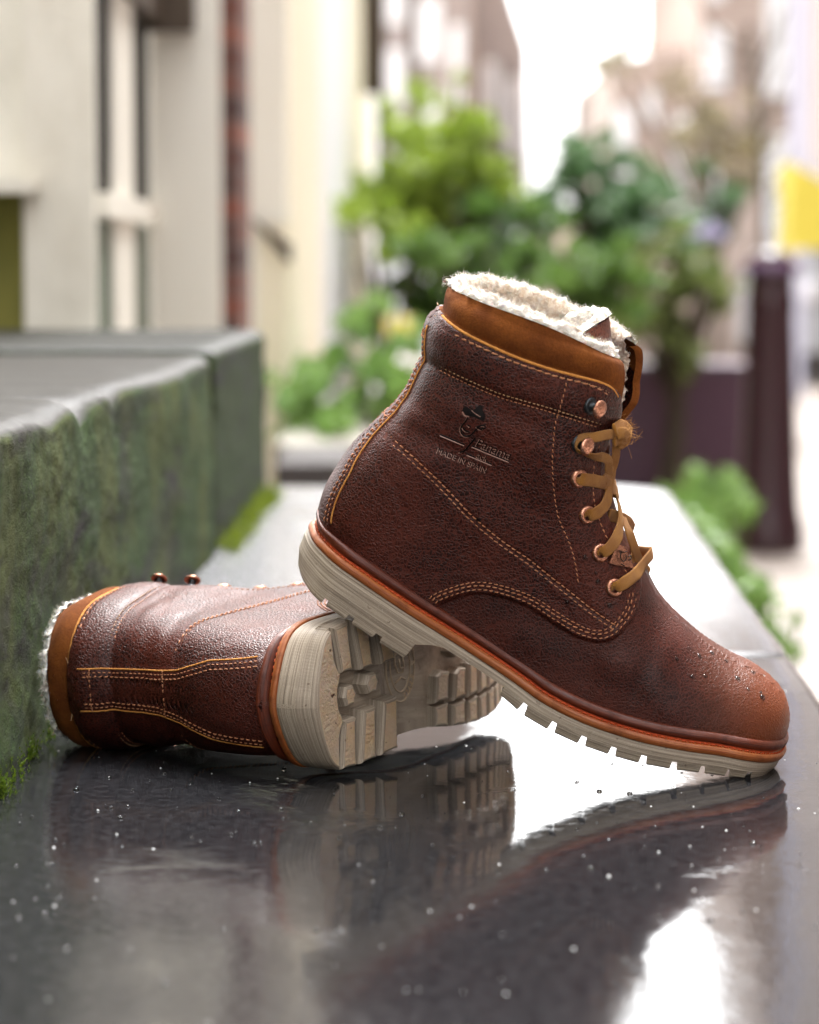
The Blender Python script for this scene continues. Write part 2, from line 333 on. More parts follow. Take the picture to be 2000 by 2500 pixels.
# panel outlines, traced on the near side of the surface
def surfpts(pts, it=5):
    P = np.array([loc(p[0], p[1], -.04) for p in pts])
    for _ in range(it):
        wv = W0(P); P = np.array([loc(p[0], p[1], -wv[k]) for k, p in enumerate(pts)])
    return P
PX = dict(
 cufftop=[(1060,752),(1074,759),(1111,796),(1186,837),(1260,870),(1334,896),(1408,916),(1464,931),(1497,948),(1512,974)],
 cuffbot=[(1040,872),(1053,884),(1108,915),(1164,941),(1219,964),(1294,986),(1334,997),(1371,1009),(1427,1027),(1482,1043),(1500,1050)],
 facing=[(1512,974),(1510,1004),(1500,1043),(1482,1080),(1470,1120),(1466,1170),(1470,1220),(1484,1265),(1505,1310),(1530,1355),(1552,1390),(1562,1410)],
 backedge=[(808,1290),(808,1280),(819,1234),(837,1189),(867,1148),(908,1096),(956,1041),(997,1004),(1019,974),(1041,915),(1051,885),(1053,848),(1060,788),(1064,765)],
 quarter=[(1062,1490),(1071,1475),(1108,1460),(1145,1449),(1182,1447),(1238,1460),(1294,1482),(1343,1514),(1385,1540),(1427,1560),(1469,1566),(1502,1555),(1531,1526),(1550,1497),(1560,1464),(1564,1430),(1562,1410)],
 vert=[(1384,929),(1367,996),(1356,1033),(1351,1085),(1349,1122),(1353,1197),(1364,1263),(1373,1285),(1394,1334),(1406,1380),(1414,1435)],
 diag=[(949,1063),(997,1108),(1052,1160),(1100,1208),(1145,1256),(1219,1319),(1294,1371),(1340,1408),(1385,1443),(1448,1493),(1502,1530)],
 s1=[(1074,787),(1111,814),(1186,851),(1241,876),(1315,902),(1371,920),(1427,933),(1471,952),(1490,974),(1490,1011),(1480,1037)],
)
LP = {k: resample(surfpts(v), .0015, smooth=2) for k, v in PX.items()}
def polyjoin(*a): return np.vstack(a)
far = lambda x, z: np.array([[x, z]])
fz = LP['facing']; q = LP['quarter']
pq = polyjoin(q, LP['facing'][::-1], LP['cufftop'][::-1], far(-.4, .42), far(-.4, -.1), q[:1] + np.array([-.02, -.04]))       # quarter + cuff + backstay region
pt = polyjoin(LP['facing'], far(.0, .06), far(.05, .35), far(LP['facing'][0, 0] + .0, .45))
ct = polyjoin(LP['cufftop'], far(.1, LP['cufftop'][-1, 1]), far(.1, .6), far(-.6, .6), far(-.6, LP['cufftop'][0, 1] + .01))
cb = polyjoin(LP['cuffbot'], far(.1, LP['cuffbot'][-1, 1]), far(.1, .6), far(-.6, .6), far(-.6, LP['cuffbot'][0, 1] + .01))
# the shell grid ------------------------------------------------------
blend = np.clip((np.arange(NR) - (IH - 14)) / 60., 0, 1); blend = blend * blend * (3 - 2 * blend)
s_ = np.linspace(0, 1, NM + 1)
T = (1 - blend)[:, None] * np.sin(math.pi / 2 * s_)[None] + blend[:, None] * ((1 - np.cos(math.pi * s_)) / 2)[None]
# put the facing edge on one column
JG = NM - 26
fe = []
for i in range(NR):
    d = Fp[i] - Bp[i]; L = np.linalg.norm(d); n = np.array([-d[1], d[0]]) / L; r = (fz - Bp[i]) @ n
    k = np.where(np.sign(r[:-1]) != np.sign(r[1:]))[0]
    tv = [((fz[q_] - Bp[i]) @ d / L / L) for q_ in k]; tv = [t_ for t_ in tv if .72 < t_ < 1.0 and i > NR * .35]; fe.append(tv[0] if tv else np.nan)
fe = np.array(fe); okr = np.where(~np.isnan(fe))[0]; R0 = okr[0]; R1 = okr[-1]
fe = np.interp(np.arange(NR), okr, fe[okr])
fe = np.clip(fe, 0, .985); feo = fe.copy(); smooth1(fe, 2)
tg0 = T[:, JG]; wgt = np.clip(1 - (R0 - np.arange(NR)) / 70., 0, 1); wgt = wgt * wgt * (3 - 2 * wgt); tg = tg0 * (1 - wgt) + fe * wgt
for i in range(NR):
    a = T[i, :JG+1] * tg[i] / T[i, JG]; b = tg[i] + (T[i, JG:] - T[i, JG]) * (1 - tg[i]) / (1 - T[i, JG]); T[i] = np.concatenate([a, b[1:]])
G = Bp[:, None] + (Fp - Bp)[:, None] * T[..., None]
nrm2 = np.stack([-(Fp - Bp)[:, 1], (Fp - Bp)[:, 0]], 1); nrm2 /= np.linalg.norm(nrm2, axis=1)[:, None]
bow = np.clip((np.arange(NR) - (NR - 90)) / 90., 0, 1) ** 1.5 * .0060
G += nrm2[:, None] * (bow[:, None] * 4 * T * (1 - T))[..., None] * np.sign(nrm2[-1, 1])
BW = lambda u: np.interp(u, [0, .25, .45, .6, 1.], [.0255, .0225, .0150, .0125, .0118])
def back_line(dw, r0=None, r1=None):
    """side-view line (and grid row, column) where the surface is BW-dw from the centre plane on the heel side"""
    out = []; rc = []
    for i in range(r0 or IH, (r1 or NR - 17)):
        u = (i - IH) / (NR - 17 - IH); wv = W0(G[i, :60]); tgt = BW(u) - dw; k = np.where(wv > tgt)[0]
        k = max(int(k[0]), 1); f = (tgt - wv[k-1]) / (wv[k] - wv[k-1] + 1e-12); out.append(G[i, k-1] * (1 - f) + G[i, k] * f); rc.append((i, k - 1 + f))
    return np.array(out), np.array(rc)
_b, BRC = back_line(0.); _s = _b.copy()
for _ in range(8): _s[1:-1] = .25 * _s[:-2] + .5 * _s[1:-1] + .25 * _s[2:]
BEDGE = _s; t0_ = BEDGE[0] - BEDGE[6]; t0_ /= np.linalg.norm(t0_); LPB = np.vstack([BEDGE[0] + t0_ * .02, BEDGE]); LP['backedge'] = LPB[::3]
be = LP['backedge']; pb = polyjoin(be, far(be[-1, 0], .6), far(-.6, .6), far(-.6, be[0, 1] - .03), far(be[0, 0], be[0, 1] - .03))
def sstep(d, w): t = np.clip(d / w * .5 + .5, 0, 1); return t * t * (3 - 2 * t)
BULGE = [((1010,1035),(30,20),.0020),((960,1130),(45,60),.0010),((1120,1000),(70,25),.0014),((1250,1010),(120,22),-.0012),((1330,1080),(60,40),.0010),((1180,1150),(60,40),-.0014),((1080,1090),(50,18),-.0012),
         ((1400,1170),(50,30),.0009),((1300,1240),(70,30),-.0010),((1500,1620),(50,30),.0012),((1440,1640),(20,50),-.0010),((1560,1660),(18,55),-.0012),((1620,1600),(30,40),.0010),((1290,1560),(50,30),.0010)]
BUL = [(loc(*p, -.04), np.array(s) / 4160, a) for p, s, a in BULGE]
def disp(Q):
    """outward displacement: panel thickness, padding, soft folds"""
    Q = np.atleast_2d(Q); D = np.zeros(len(Q))
    D += .0017 * sstep(seg_sd(pq, Q), .0010)
    dc = seg_sd(cb, Q); dt = seg_sd(ct, Q); D += .0008 * sstep(dc, .001)
    hh = np.clip(dc / .026, 0, 1); D += np.where((dc > 0) & (dt < 0), .0013 * (np.clip(4 * hh * (1 - hh), 0, 1)) ** .8, 0) 
    D -= .0010 * np.exp(-(dc / .0035) ** 2)
    D -= .0022 * sstep(dt, .0008); D += np.where(dt > 0, .0034 * np.sin(np.clip(dt / .016, 0, 1) * math.pi) ** .8, 0)
    D += .0010 * sstep(seg_sd(pb, Q), .0010) * (dt < 0)
    for k, dp in (('diag', .0006), ('vert', .0003), ('s1', .0005)):
        d, _ = line_d(LP[k][::3], Q); D -= dp * np.exp(-(d / .0014) ** 2)
    for c, s, a in BUL:
        u = (Q - c) @ np.array([.91, -.41]); v = (Q - c) @ np.array([.41, .91]); D += a * np.exp(-(u / s[0] / 1.4) ** 2 - (v / s[1] / 1.4) ** 2)
    return D
GW = W0(G.reshape(-1, 2)).reshape(NR, NM + 1); GW[:, -1] = 0; GW[IH-1:, 0] = 0
X3 = np.stack([G[..., 0], -GW, G[..., 1]], -1)
def farshift(i, j):
    u = np.clip((i - (NR - 130)) / 90., 0, 1); v = np.clip((j - (JG - 45)) / 45., 0, 1); return .0115 * u * u * (3 - 2 * u) * v * v
def gnorm(X):
    du = np.gradient(X, axis=0); dv = np.gradient(X, axis=1); n = np.cross(dv, du); return n / (np.linalg.norm(n, axis=-1, keepdims=True) + 1e-12)
NN = gnorm(X3)
if NN[NR // 2, NM // 2, 1] > 0: NN = -NN
NN[:, -1, 1] = 0; NN[IH+6:, 0, 1] = 0; NN /= np.linalg.norm(NN, axis=-1, keepdims=True) + 1e-12
DD = disp(G.reshape(-1, 2)).reshape(NR, NM + 1)
_w = np.clip((np.arange(NM + 1) - (JG - 12)) / 10., 0, 1); _D = DD.copy()
for _ in range(260): _D[R0:-1] = .25 * _D[R0-1:-2] + .5 * _D[R0:-1] + .25 * _D[R0+1:]
DD = DD * (1 - _w) + _D * _w
DD -= (np.clip((np.arange(NR) - (NR - 7)) / 6., 0, 1) ** 2 * .0026)[:, None]
X3 = X3 + NN * DD[..., None]; X3[:, -1, 1] = 0; X3[IH-1:, 0, 1] = 0
NN2 = gnorm(X3)
if NN2[NR // 2, NM // 2, 1] > 0: NN2 = -NN2
NN2[:, -1, 1] = 0; NN2[IH+6:, 0, 1] = 0; NN2 /= np.linalg.norm(NN2, axis=-1, keepdims=True) + 1e-12
def S3(Q, off=0.0, side=-1):
    """point and normal on the finished outer surface above the side-view point Q"""
    Q = np.atleast_2d(Q); e = .0006
    f = lambda q: W0(q) + disp(q)
    w0 = f(Q); gx = (f(Q + [e, 0]) - w0) / e; gz = (f(Q + [0, e]) - w0) / e
    gx = np.clip(gx, -3, 3); gz = np.clip(gz, -3, 3)
    n = np.stack([-gx, np.ones(len(Q)), -gz], 1); n /= np.linalg.norm(n, axis=1)[:, None]
    P = np.stack([Q[:, 0], w0, Q[:, 1]], 1) + n * off; P[:, 1] *= side; n[:, 1] *= side
    return P, n
def hitpx(pts, off=0.0):
    P = np.array([loc(p[0], p[1], -.04) for p in pts])
    for _ in range(5):
        wv = W0(P) + disp(P); P = np.array([loc(p[0], p[1], -wv[k]) for k, p in enumerate(pts)])
    return P
# ------------------------------------------------------------------ boot parts
def uvmesh(name, V, F, UV, mt, parent, smooth=True):
    o = mobj(name, V, F, mt, parent, smooth); me = o.data; u = me.uv_layers.new(name='UVMap')
    idx = np.zeros(len(me.loops), int); me.loops.foreach_get('vertex_index', idx); u.data.foreach_set('uv', np.array(UV, np.float32)[idx].ravel()); return o
boot = empty('boot', tuple(O), 'brown leather lace-up boot standing upright with its heel propped on the other boot', 'boot', 'pair of fleece-lined winter boots')
def classify(Q):
    r = np.full(len(Q), 'V', dtype='<U1'); r[seg_sd(pq, Q) > 0] = 'Q'; r[(seg_sd(cb, Q) > 0)] = 'C'; r[(seg_sd(pb, Q) > 0)] = 'B'; r[seg_sd(ct, Q) > 0] = 'S'
    return r
Gc = (G[:-1, :-1] + G[1:, :-1] + G[:-1, 1:] + G[1:, 1:]) / 4
cls = classify(Gc.reshape(-1, 2)).reshape(NR - 1, NM)
ri = np.arange(NR - 1)[:, None]; ci = np.arange(NM)[None]
cls[(ri < IH - 30) & (cls == 'B')] = 'V'
heelq = (ri > IH + 2) & (cls == 'V'); cls[heelq] = 'Q'
gap = (ri >= R0 - 1) & (ci >= JG); cls[gap] = 'X'
nn = NM + 1
def part_from(code, name, mt):
    V = []; Nn = []; F = []
    for side in (0, 1):
        Xs = X3.reshape(-1, 3).copy(); Ns = NN2.reshape(-1, 3).copy()
        if side:
            Xs[:, 1] *= -1; Ns[:, 1] *= -1; ii, jj = np.divmod(np.arange(len(Xs)), nn); Xs[:, 0] += farshift(ii, jj); Xs[:, 1] += farshift(ii, jj) * .4
        V.append(Xs); Nn.append(Ns)
        I, J = np.where(cls == code); a = I * nn + J
        f = np.stack([a, a + 1, a + nn + 1, a + nn], 1) + side * NR * nn
        F.append(f if side == FLIP else f[:, ::-1])
    V = np.vstack(V); Nn = np.vstack(Nn); F = np.vstack(F)
    # weld the centre line
    ids = np.arange(len(V)); m = np.abs(V[:, 1]) < 1e-7; m[:NR * nn] = False; w_ = np.where(m)[0]; ids[w_] = w_ - NR * nn
    F = ids[F]; use, inv = np.unique(F, return_inverse=True); F = inv.reshape(F.shape)
    return mobj(name, V[use], F, mt, boot, True, Nn[use])
c0 = np.cross(X3[200, 51] - X3[200, 50], X3[201, 50] - X3[200, 50]); FLIP = 0 if c0[1] < 0 else 1
vamp = part_from('V', 'vamp', M['vamp']); quarter = part_from('Q', 'quarter_panel', M['leather']); cuff = part_from('C', 'cuff_band', M['leather'])
backstay = part_from('B', 'backstay', M['leather']); collar = part_from('S', 'suede_collar', M['suede'])
tag(collar, 'padded tan suede collar'); tag(vamp, 'vamp with burnished reddish toe')
# lining: from the rim down inside, open at the front
rng = random.Random(5)
def fl(p, f, a): return Vector(p) * f
cols = list(range(JG, -1, -1)); 
DEEP = 150
def lining():
    V = []; F = []; ring = []
    seq = [(j, 1) for j in range(0, JG + 1)][::-1]      # far side flap edge -> back
    seq = [(j, 1) for j in range(JG, 0, -2)] + [(0, 0)] + [(j, 0) for j in range(2, JG + 1, 2)]
    top = NR - 1; up = np.array([nrm2[-1][0], 0, nrm2[-1][1]]); up = up * np.sign(up[2])
    for (j, sd) in seq:
        def P(i):
            p = X3[i, j].copy()
            if sd: p[1] *= -1; f_ = float(farshift(i, j)); p[0] += f_; p[1] += f_ * .4
            return p
        def Nv(i): p = NN[i, j].copy(); p[1] *= (-1 if sd else 1); return p
        n = Nv(top - 12); n = n - up * (n @ up); n /= np.linalg.norm(n); r = .0037; c = P(top) - n * (r + .0004); path = []
        for a in np.linspace(0, math.pi, 12): path.append(c + n * r * math.cos(a) + up * (r * .9) * math.sin(a))
        for k in range(1, 46): i = top - k * 3; path.append(P(max(i, 0)) - Nv(max(i, 0)) * (2 * r + min(k, 8) * .00015))
        ring.append(path)
    m = len(ring[0]); Rg = np.array(ring)
    # smooth the inner wall, then make it woolly
    for _ in range(6): Rg[1:-1, 14:] = .25 * Rg[:-2, 14:] + .5 * Rg[1:-1, 14:] + .25 * Rg[2:, 14:]
    from_n = np.cross(np.gradient(Rg, axis=0), np.gradient(Rg, axis=1)); from_n /= np.linalg.norm(from_n, axis=-1, keepdims=True) + 1e-12
    mid = Rg[:, 5].mean(0)
    if (from_n[len(ring) // 2, 30] @ (mid - Rg[len(ring) // 2, 30])) < 0: from_n = -from_n
    return Rg, from_n
Rg, Rn = lining()
# refine
def refine(A, k):
    n0 = A.shape[0]; x = np.linspace(0, n0 - 1, (n0 - 1) * k + 1); return np.stack([[np.interp(x, np.arange(n0), A[:, j, c]) for c in range(3)] for j in range(A.shape[1])]).transpose(2, 0, 1)
Rf = refine(Rg, 3); Rnf = refine(Rn, 3); Rf = refine(Rf.transpose(1, 0, 2), 3).transpose(1, 0, 2); Rnf = refine(Rnf.transpose(1, 0, 2), 3).transpose(1, 0, 2)
def wool(V, Nv, amp, rimcol=0):
    out = V.copy()
    for a in range(V.shape[0]):
        for b in range(V.shape[1]):
            p = Vector(V[a, b]); h = noise.noise(p * 190) * .8 + noise.noise(p * 420) * .5 + abs(noise.noise(p * 800)) * .35
            k = min(1, .75 + b / 14.) if rimcol else 1
            out[a, b] = V[a, b] + Nv[a, b] * (amp * (h + .25) * k)
    return out
Rw = wool(Rf, Rnf, .0036, 1)
def gridobj(name, A, mt, flip=False, parent=boot):
    a, b = A.shape[:2]; idx = np.arange(a * b).reshape(a, b)
    F = np.stack([idx[:-1, :-1], idx[1:, :-1], idx[1:, 1:], idx[:-1, 1:]], -1).reshape(-1, 4); F = F[:, ::-1] if flip else F
    return mobj(name, A.reshape(-1, 3), F, mt, parent)
lin = gridobj('fleece_lining', Rw[:, 12:], M['fleece']); rim = gridobj('fleece_rim', Rw[:, :16], M['fleecew'])
# short fibres on rim and lining
def fibres(name, A, Nv, n, L, r, mt, seed, wt=None):
    rg = random.Random(seed); V = []; F = []
    for _ in range(n):
        a = rg.randrange(A.shape[0]); b = wt(rg) if wt else rg.randrange(A.shape[1]); p = A[a, b]; d = Nv[a, b] + np.array([rg.gauss(0, .6) for _ in range(3)]); d /= np.linalg.norm(d)
        e = np.cross(d, [rg.gauss(0, 1) for _ in range(3)]); e /= np.linalg.norm(e); g = np.cross(d, e); l = L * rg.uniform(.4, 1.3); q0 = len(V); k_ = 4; cu = rg.uniform(.5, 2.2)
        for k in range(k_ + 1):
            t = k / k_; c = p + d * l * t * .8 + e * l * .45 * math.sin(cu * t * 2) + g * l * .2 * t * t; wd = r * (1 - t * .8); V.append(c + g * wd); V.append(c - g * wd)
        for k in range(k_): F.append((q0 + 2 * k, q0 + 2 * k + 1, q0 + 2 * k + 3, q0 + 2 * k + 2))
    return mobj(name, V, F, mt, None, False)
def join_into(dst, src):
    import bmesh
    bm = bmesh.new(); bm.from_mesh(dst.data); bm.from_mesh(src.data); bm.to_mesh(dst.data); bm.free(); me = src.data; bpy.data.objects.remove(src); bpy.data.meshes.remove(me)
join_into(rim, fibres('f', Rw, Rnf, 5000, .0034, .00012, M['fleecew'], 1, lambda g: g.randrange(5, 42)))
join_into(lin, fibres('f', Rw, Rnf, 6000, .0036, .00013, M['fleece'], 2, lambda g: g.randrange(30, 150)))
# flap edges: leather thickness between shell and lining at the facing
for sd in (1, -1):
    V = []; F = []; i0, i1 = R0 - 1, NR - 1; L = i1 - i0 + 1
    for i in range(i0, i1 + 1):
        p = X3[i, JG].copy(); n = NN[i, JG].copy(); 
        for k, o_ in enumerate((0, .0009, .0036, .0048)):
            t = G[i, JG] - G[i, JG-3]; t = t / (np.linalg.norm(t) + 1e-9); q_ = p - n * o_ + np.array([t[0], 0, t[1]]) * (.0007 if k in (1, 2) else 0); q_[1] *= sd; q_[0] += float(farshift(i, JG)) if sd < 0 else 0; q_[1] += float(farshift(i, JG)) * .4 if sd < 0 else 0; V.append(q_)
    for a in range(L - 1):
        for k in range(3): f = (a * 4 + k, a * 4 + k + 1, a * 4 + 5 + k, a * 4 + 4 + k); F.append(f if sd > 0 else f[::-1])
    mobj('facing_edge', V, F, M['suede'], boot)
# inner backing of the quarters beside the tongue so no light leaks
V = []; F = []
for sd in (1, -1):
    b0 = len(V)
    for i in range(R0 - 4, NR - 100):
        for j in range(JG - 30, JG + 1, 6): p = X3[i, j] - NN[i, j] * .0048; V.append((p[0], p[1] * sd, p[2]))
    nc = 6
    for a in range(NR - 100 - R0 + 3):
        for k in range(nc - 1): F.append((b0 + a * nc + k, b0 + a * nc + k + 1, b0 + (a + 1) * nc + k + 1, b0 + (a + 1) * nc + k))
mobj('inner_facing', V, F, M['tongue'], boot)
# tongue
tc = resample(locs([(1600,1432),(1580,1398),(1552,1345),(1528,1288),(1504,1215),(1496,1150),(1496,1090),(1497,1030),(1494,960),(1499,890),(1500,825),(1494,772)]), .002, smooth=3)
tt = np.gradient(tc, axis=0); tt /= np.linalg.norm(tt, axis=1)[:, None]; tn = np.stack([tt[:, 1], -tt[:, 0]], 1); tn *= np.sign(tn[:, :1])
A = []; B = []
for i in range(len(tc)):
    u = i / (len(tc) - 1); hw = .016 + .018 * min(1, u * 2.0); ra = []; rb = []
    for s in np.linspace(-1, 1, 33):
        y = s * hw; back = y * y / .042; dz = -.010 * s ** 4 * max(0, (u - .75) / .25) ** 2 ; c = tc[i] - tn[i] * (.0015 + back) + tt[i] * dz
        ra.append((c[0], y, c[1])); cb_ = c - tn[i] * (.0035 + .003 * min(1, u * 1.5)); rb.append((cb_[0], y * .93, cb_[1]))
    A.append(ra); B.append(rb)
A = np.array(A); B = np.array(B)
top = [A[-1]]; mid_ = (A[-1] + B[-1]) / 2; upv = np.array([tt[-1][0], 0, tt[-1][1]])
Bs = B[::-1][:60]
lipt = [A[-1] + (B[-1] - A[-1]) * (1 - math.cos(a)) / 2 + upv * .0035 * math.sin(a) for a in np.linspace(.25, math.pi, 8)]
tl = gridobj('tongue', A, M['tongue'])
inner = np.array(lipt + list(Bs)); inn_f = refine(refine(inner, 3).transpose(1, 0, 2), 3).transpose(1, 0, 2)
gn = np.cross(np.gradient(inn_f, axis=0), np.gradient(inn_f, axis=1)); gn /= np.linalg.norm(gn, axis=-1, keepdims=True) + 1e-12
if gn[2, 40] @ upv < 0: gn = -gn
iw = wool(inn_f, gn, .0022); tf = gridobj('tongue_fleece', iw, M['fleecew'], parent=tl)
join_into(tf, fibres('f', iw, gn, 2200, .003, .00012, M['fleecew'], 4))
for s in (-1, 1):
    e = A[:, 0 if s < 0 else -1]; e2 = B[:, 0 if s < 0 else -1]; gridobj('tongue_edge', np.stack([e, (e + e2) / 2, e2], 1), M['rawedge'], parent=tl)
# dark closure inside the boot
k_ = NR - 140; Vc = [X3[k_, j] - NN[k_, j] * .006 for j in range(0, nn, 4)] + [(X3[k_, j] - NN[k_, j] * .006) * np.array([1, -1, 1]) for j in range(NM - 4, 0, -4)]
mobj('footbed', Vc, [tuple(range(len(Vc)))], M['fleece'], boot)

# ------------------------------------------------------------------ sole: layers following the feather line
a_f = arclen(FEATH); nf = len(FEATH); LF = a_f[-1]
FT = np.gradient(FEATH, axis=0); FT /= np.linalg.norm(FT, axis=1)[:, None]; FN = np.stack([-FT[:, 1], FT[:, 0]], 1)
smooth1(FN[:, 0], 40); smooth1(FN[:, 1], 40); FN /= np.linalg.norm(FN, axis=1)[:, None]; FN *= np.sign(FN[:, 1:2])
# reference frame further down stays smooth: fit
def fp(a, h):
    a = np.asarray(a, float); h = np.asarray(h, float); ac = np.clip(a, 0, LF)
    c = np.stack([np.interp(ac, a_f, FEATH[:, k]) for k in (0, 1)], -1); n = np.stack([np.interp(ac, a_f, FN[:, k]) for k in (0, 1)], -1)
    t = np.stack([n[..., 1], -n[..., 0]], -1); return c + t * (a - ac)[..., None] + n * h[..., None]
def fp3(a, w_, h):
    a = np.asarray(a, float); h = np.broadcast_to(np.asarray(h, float), a.shape); a = a + np.clip(1 - a / .03, 0, 1.15) * (.0066 * np.clip((-h + .001) / .0065, 0, 1) + np.clip(-h - .01, 0, 1) * .17)
    p = fp(a, h); w_ = np.broadcast_to(w_, p[..., 0].shape); return np.stack([p[..., 0], w_, p[..., 1]], -1)
# bottom outline of the upper in (a, w)
rowsF = [i for i in range(0, IH + 1)]
aw = np.array([[LF - sb[i], GW[i, 0]] for i in rowsF if LF - sb[i] > 0]); aw = aw[np.argsort(aw[:, 0])]
AC = [(0,0),(.0015,.0112),(.004,.0183),(.008,.0247),(.014,.0306),(.022,.0348),(.035,.0372),(.055,.0374),(.08,.0366),(.11,.0358),(.14,.038),(.17,.0440),(.20,.0485),(.225,.0500),(.25,.0495),(.270,.0465)]
tipl = LF - .270; AC += [(.270 + tipl * u, .0465 * (1 - u ** 2.3) ** .5) for u in (.15, .3, .45, .6, .72, .82, .9, .95, .985, 1.)]
AC = np.array(AC); _A = np.vstack([AC[3:0:-1] * [1, -1], AC, AC[-2:-5:-1] * [1, -1]]); half = resample(_A, n=230, smooth=2); half = half[half[:, 1] > .0004]; half = np.vstack([[AC[0]], half, [AC[-1]]])
CEN = lambda a: .007 * (np.clip((a - .10) / .2, 0, 1)) ** 2          # inner-side swing of the forefoot
def outline(off):
    P = np.vstack([half * [1, -1], (half[::-1])[1:-1]])               # near side heel->toe, far side back
    for _ in range(1): pass
    t = np.roll(P, -1, 0) - np.roll(P, 1, 0); t /= np.linalg.norm(t, axis=1)[:, None]; n = np.stack([t[:, 1], -t[:, 0]], 1)
    n = (np.roll(n, 1, 0) + n * 2 + np.roll(n, -1, 0)) / 4; n /= np.linalg.norm(n, axis=1)[:, None]
    return P + n * off
def ringlayer(name, prof, mt, parent, cap_top=True, cap_bot=True, hfun=None):
    """prof: list of (outward offset, h)"""
    V = []; UV = []; F = []; m = None; P0 = outline(0); cum = arclen(P0)
    for off, h in prof:
        P = outline(off); m = len(P); hh = np.full(m, h) if hfun is None else hfun(P[:, 0], h)
        V += list(fp3(P[:, 0], P[:, 1], hh)); UV += [(cum[k], hh[k]) for k in range(m)]
    for r in range(len(prof) - 1):
        for k in range(m): F.append((r * m + k, r * m + (k + 1) % m, (r + 1) * m + (k + 1) % m, (r + 1) * m + k))
    hm = m // 2
    def cap(r, fl_):
        b = r * m; g = []
        for k in range(0, hm): 
            q_ = (b + k, b + k + 1, b + (m - k - 1) % m, b + (m - k) % m); q_ = tuple(dict.fromkeys(q_))
            if len(q_) > 2: g.append(q_ if not fl_ else q_[::-1])
        return g
    if cap_top: F += cap(0, False)
    if cap_bot: F += cap(len(prof) - 1, True)
    return uvmesh(name, V, F, UV, mt, parent)
MMs = .001
bead = [(-.004, .0010)] + [(.0012 + .0027 * math.cos(a), -.0014 + .0031 * math.sin(a)) for a in np.linspace(math.pi * .75, -math.pi * .5, 12)] + [(-.002, -.0046)]
ringlayer('welt_bead', bead, M['bead'], boot)
ringlayer('welt_groove', [(.0016, -.0030), (.0020, -.0062)], M['threadred'], boot)
mids = ringlayer('midsole', [(.000, -.0056), (.0055, -.0056), (.0064, -.0063), (.0066, -.0080), (.0064, -.0098), (.0058, -.0104), (.0, -.0104)], M['midsole'], boot)
wp = outline(.0040); wl = arclen(wp); MBw = MB()
for s0 in np.arange(.002, wl[-1], .0042):
    q_ = np.stack([np.interp(s0 + np.array([-.0014, -.0006, .0006, .0014]), wl, wp[:, k]) for k in (0, 1)], 1); MBw.tube(fp3(q_[:, 0], q_[:, 1], np.array([-.0058, -.0049, -.0049, -.0058])), .00045, 5)
MBw.build('welt_stitching', M['threadred'], boot, True)
# outsole base plate: thickness varies along the foot
hb_a = [-.02, .0, .085, .094, .10, .14, .16, .20, .26, .29, .32]; hb_h = [-.0235, -.0235, -.0235, -.0180, -.0160, -.0158, -.0166, -.0178, -.0178, -.0166, -.0160]
def hbase(a): return np.interp(a, hb_a, hb_h)
def hf(P, h): return np.where(h < -.5, hbase(P), h)
def hf2(a, h): return np.full(len(a), h) if h > -.5 else hbase(a)
outsole = ringlayer('outsole', [(.0, -.0100), (.0052, -.0106), (.0058, -.0115), (.0062, -.014), (.0062, -1.), (.0, -1.)], M['rubber'], boot, hfun=hf2); outsole.data.polygons.foreach_set('use_smooth', [False] * len(outsole.data.polygons))
# lugs -----------------------------------------------------------------
OUT = outline(.0062)
HO = OUT[:len(half)]
def wout(a, side):          # outer edge of the sole at a
    k = OUT[:len(half)] if side < 0 else OUT[len(half)-1:][::-1]
    kk = k[np.argsort(k[:, 0])]; return np.interp(a, kk[:, 0], kk[:, 1])
import bmesh
def prism(poly, h0, h1, draft=.0010, bev=.0011, seg=10):
    """poly in (a, w), extruded from h0 to h1 (arrays/functions of a), edges subdivided so it follows the sole curve"""
    P = []
    for i in range(len(poly)):
        p, q_ = np.array(poly[i]), np.array(poly[(i + 1) % len(poly)]); k = max(1, int(np.linalg.norm(q_ - p) / .003))
        for t in np.arange(k) / k: P.append(p + (q_ - p) * t)
    P = np.array(P); ctr = P.mean(0); m = len(P); ar = sum(P[i, 0] * P[(i+1) % m, 1] - P[(i+1) % m, 0] * P[i, 1] for i in range(m))
    if ar < 0: P = P[::-1]
    t = np.roll(P, -1, 0) - np.roll(P, 1, 0); t /= np.linalg.norm(t, axis=1)[:, None] + 1e-12; n = np.stack([t[:, 1], -t[:, 0]], 1)
    V = []; UV = []
    for off, f in ((0, 0), (-draft * .8, .80), (-draft - bev * .25, .91), (-draft - bev * .7, .975), (-draft - bev * 1.5, 1.0)):
        Q = P + n * off; hh = h0(Q[:, 0]) + (h1(Q[:, 0]) - h0(Q[:, 0])) * f; V += list(fp3(Q[:, 0], Q[:, 1], hh)); UV += list(zip(Q[:, 0], hh))
    F = []
    for r in range(4):
        for k in range(m): F.append((r * m + k, (r + 1) * m + k, (r + 1) * m + (k + 1) % m, r * m + (k + 1) % m))
    F.append(tuple(range(4 * m, 5 * m))); return V, F, UV
def lug(polys, h0, h1, side_mat=True, **kw):
    V, F, UV = prism(polys, h0, h1, **kw); o = uvmesh('tread_lug', V, F, UV, M['rubber'], outsole, False); o.data.materials.append(M['tread'])
    me = o.data; me.polygons[len(F) - 1].material_index = 1
    import bmesh as _b
    bm = _b.new(); bm.from_mesh(me); _b.ops.recalc_face_normals(bm, faces=bm.faces)
    big = [f for f in bm.faces if f.material_index == 1]; _b.ops.triangulate(bm, faces=big); bm.to_mesh(me); bm.free(); return o
hB = lambda a: hbase(a) + .0006
HH = lambda a: np.full(np.shape(a), -.0345)
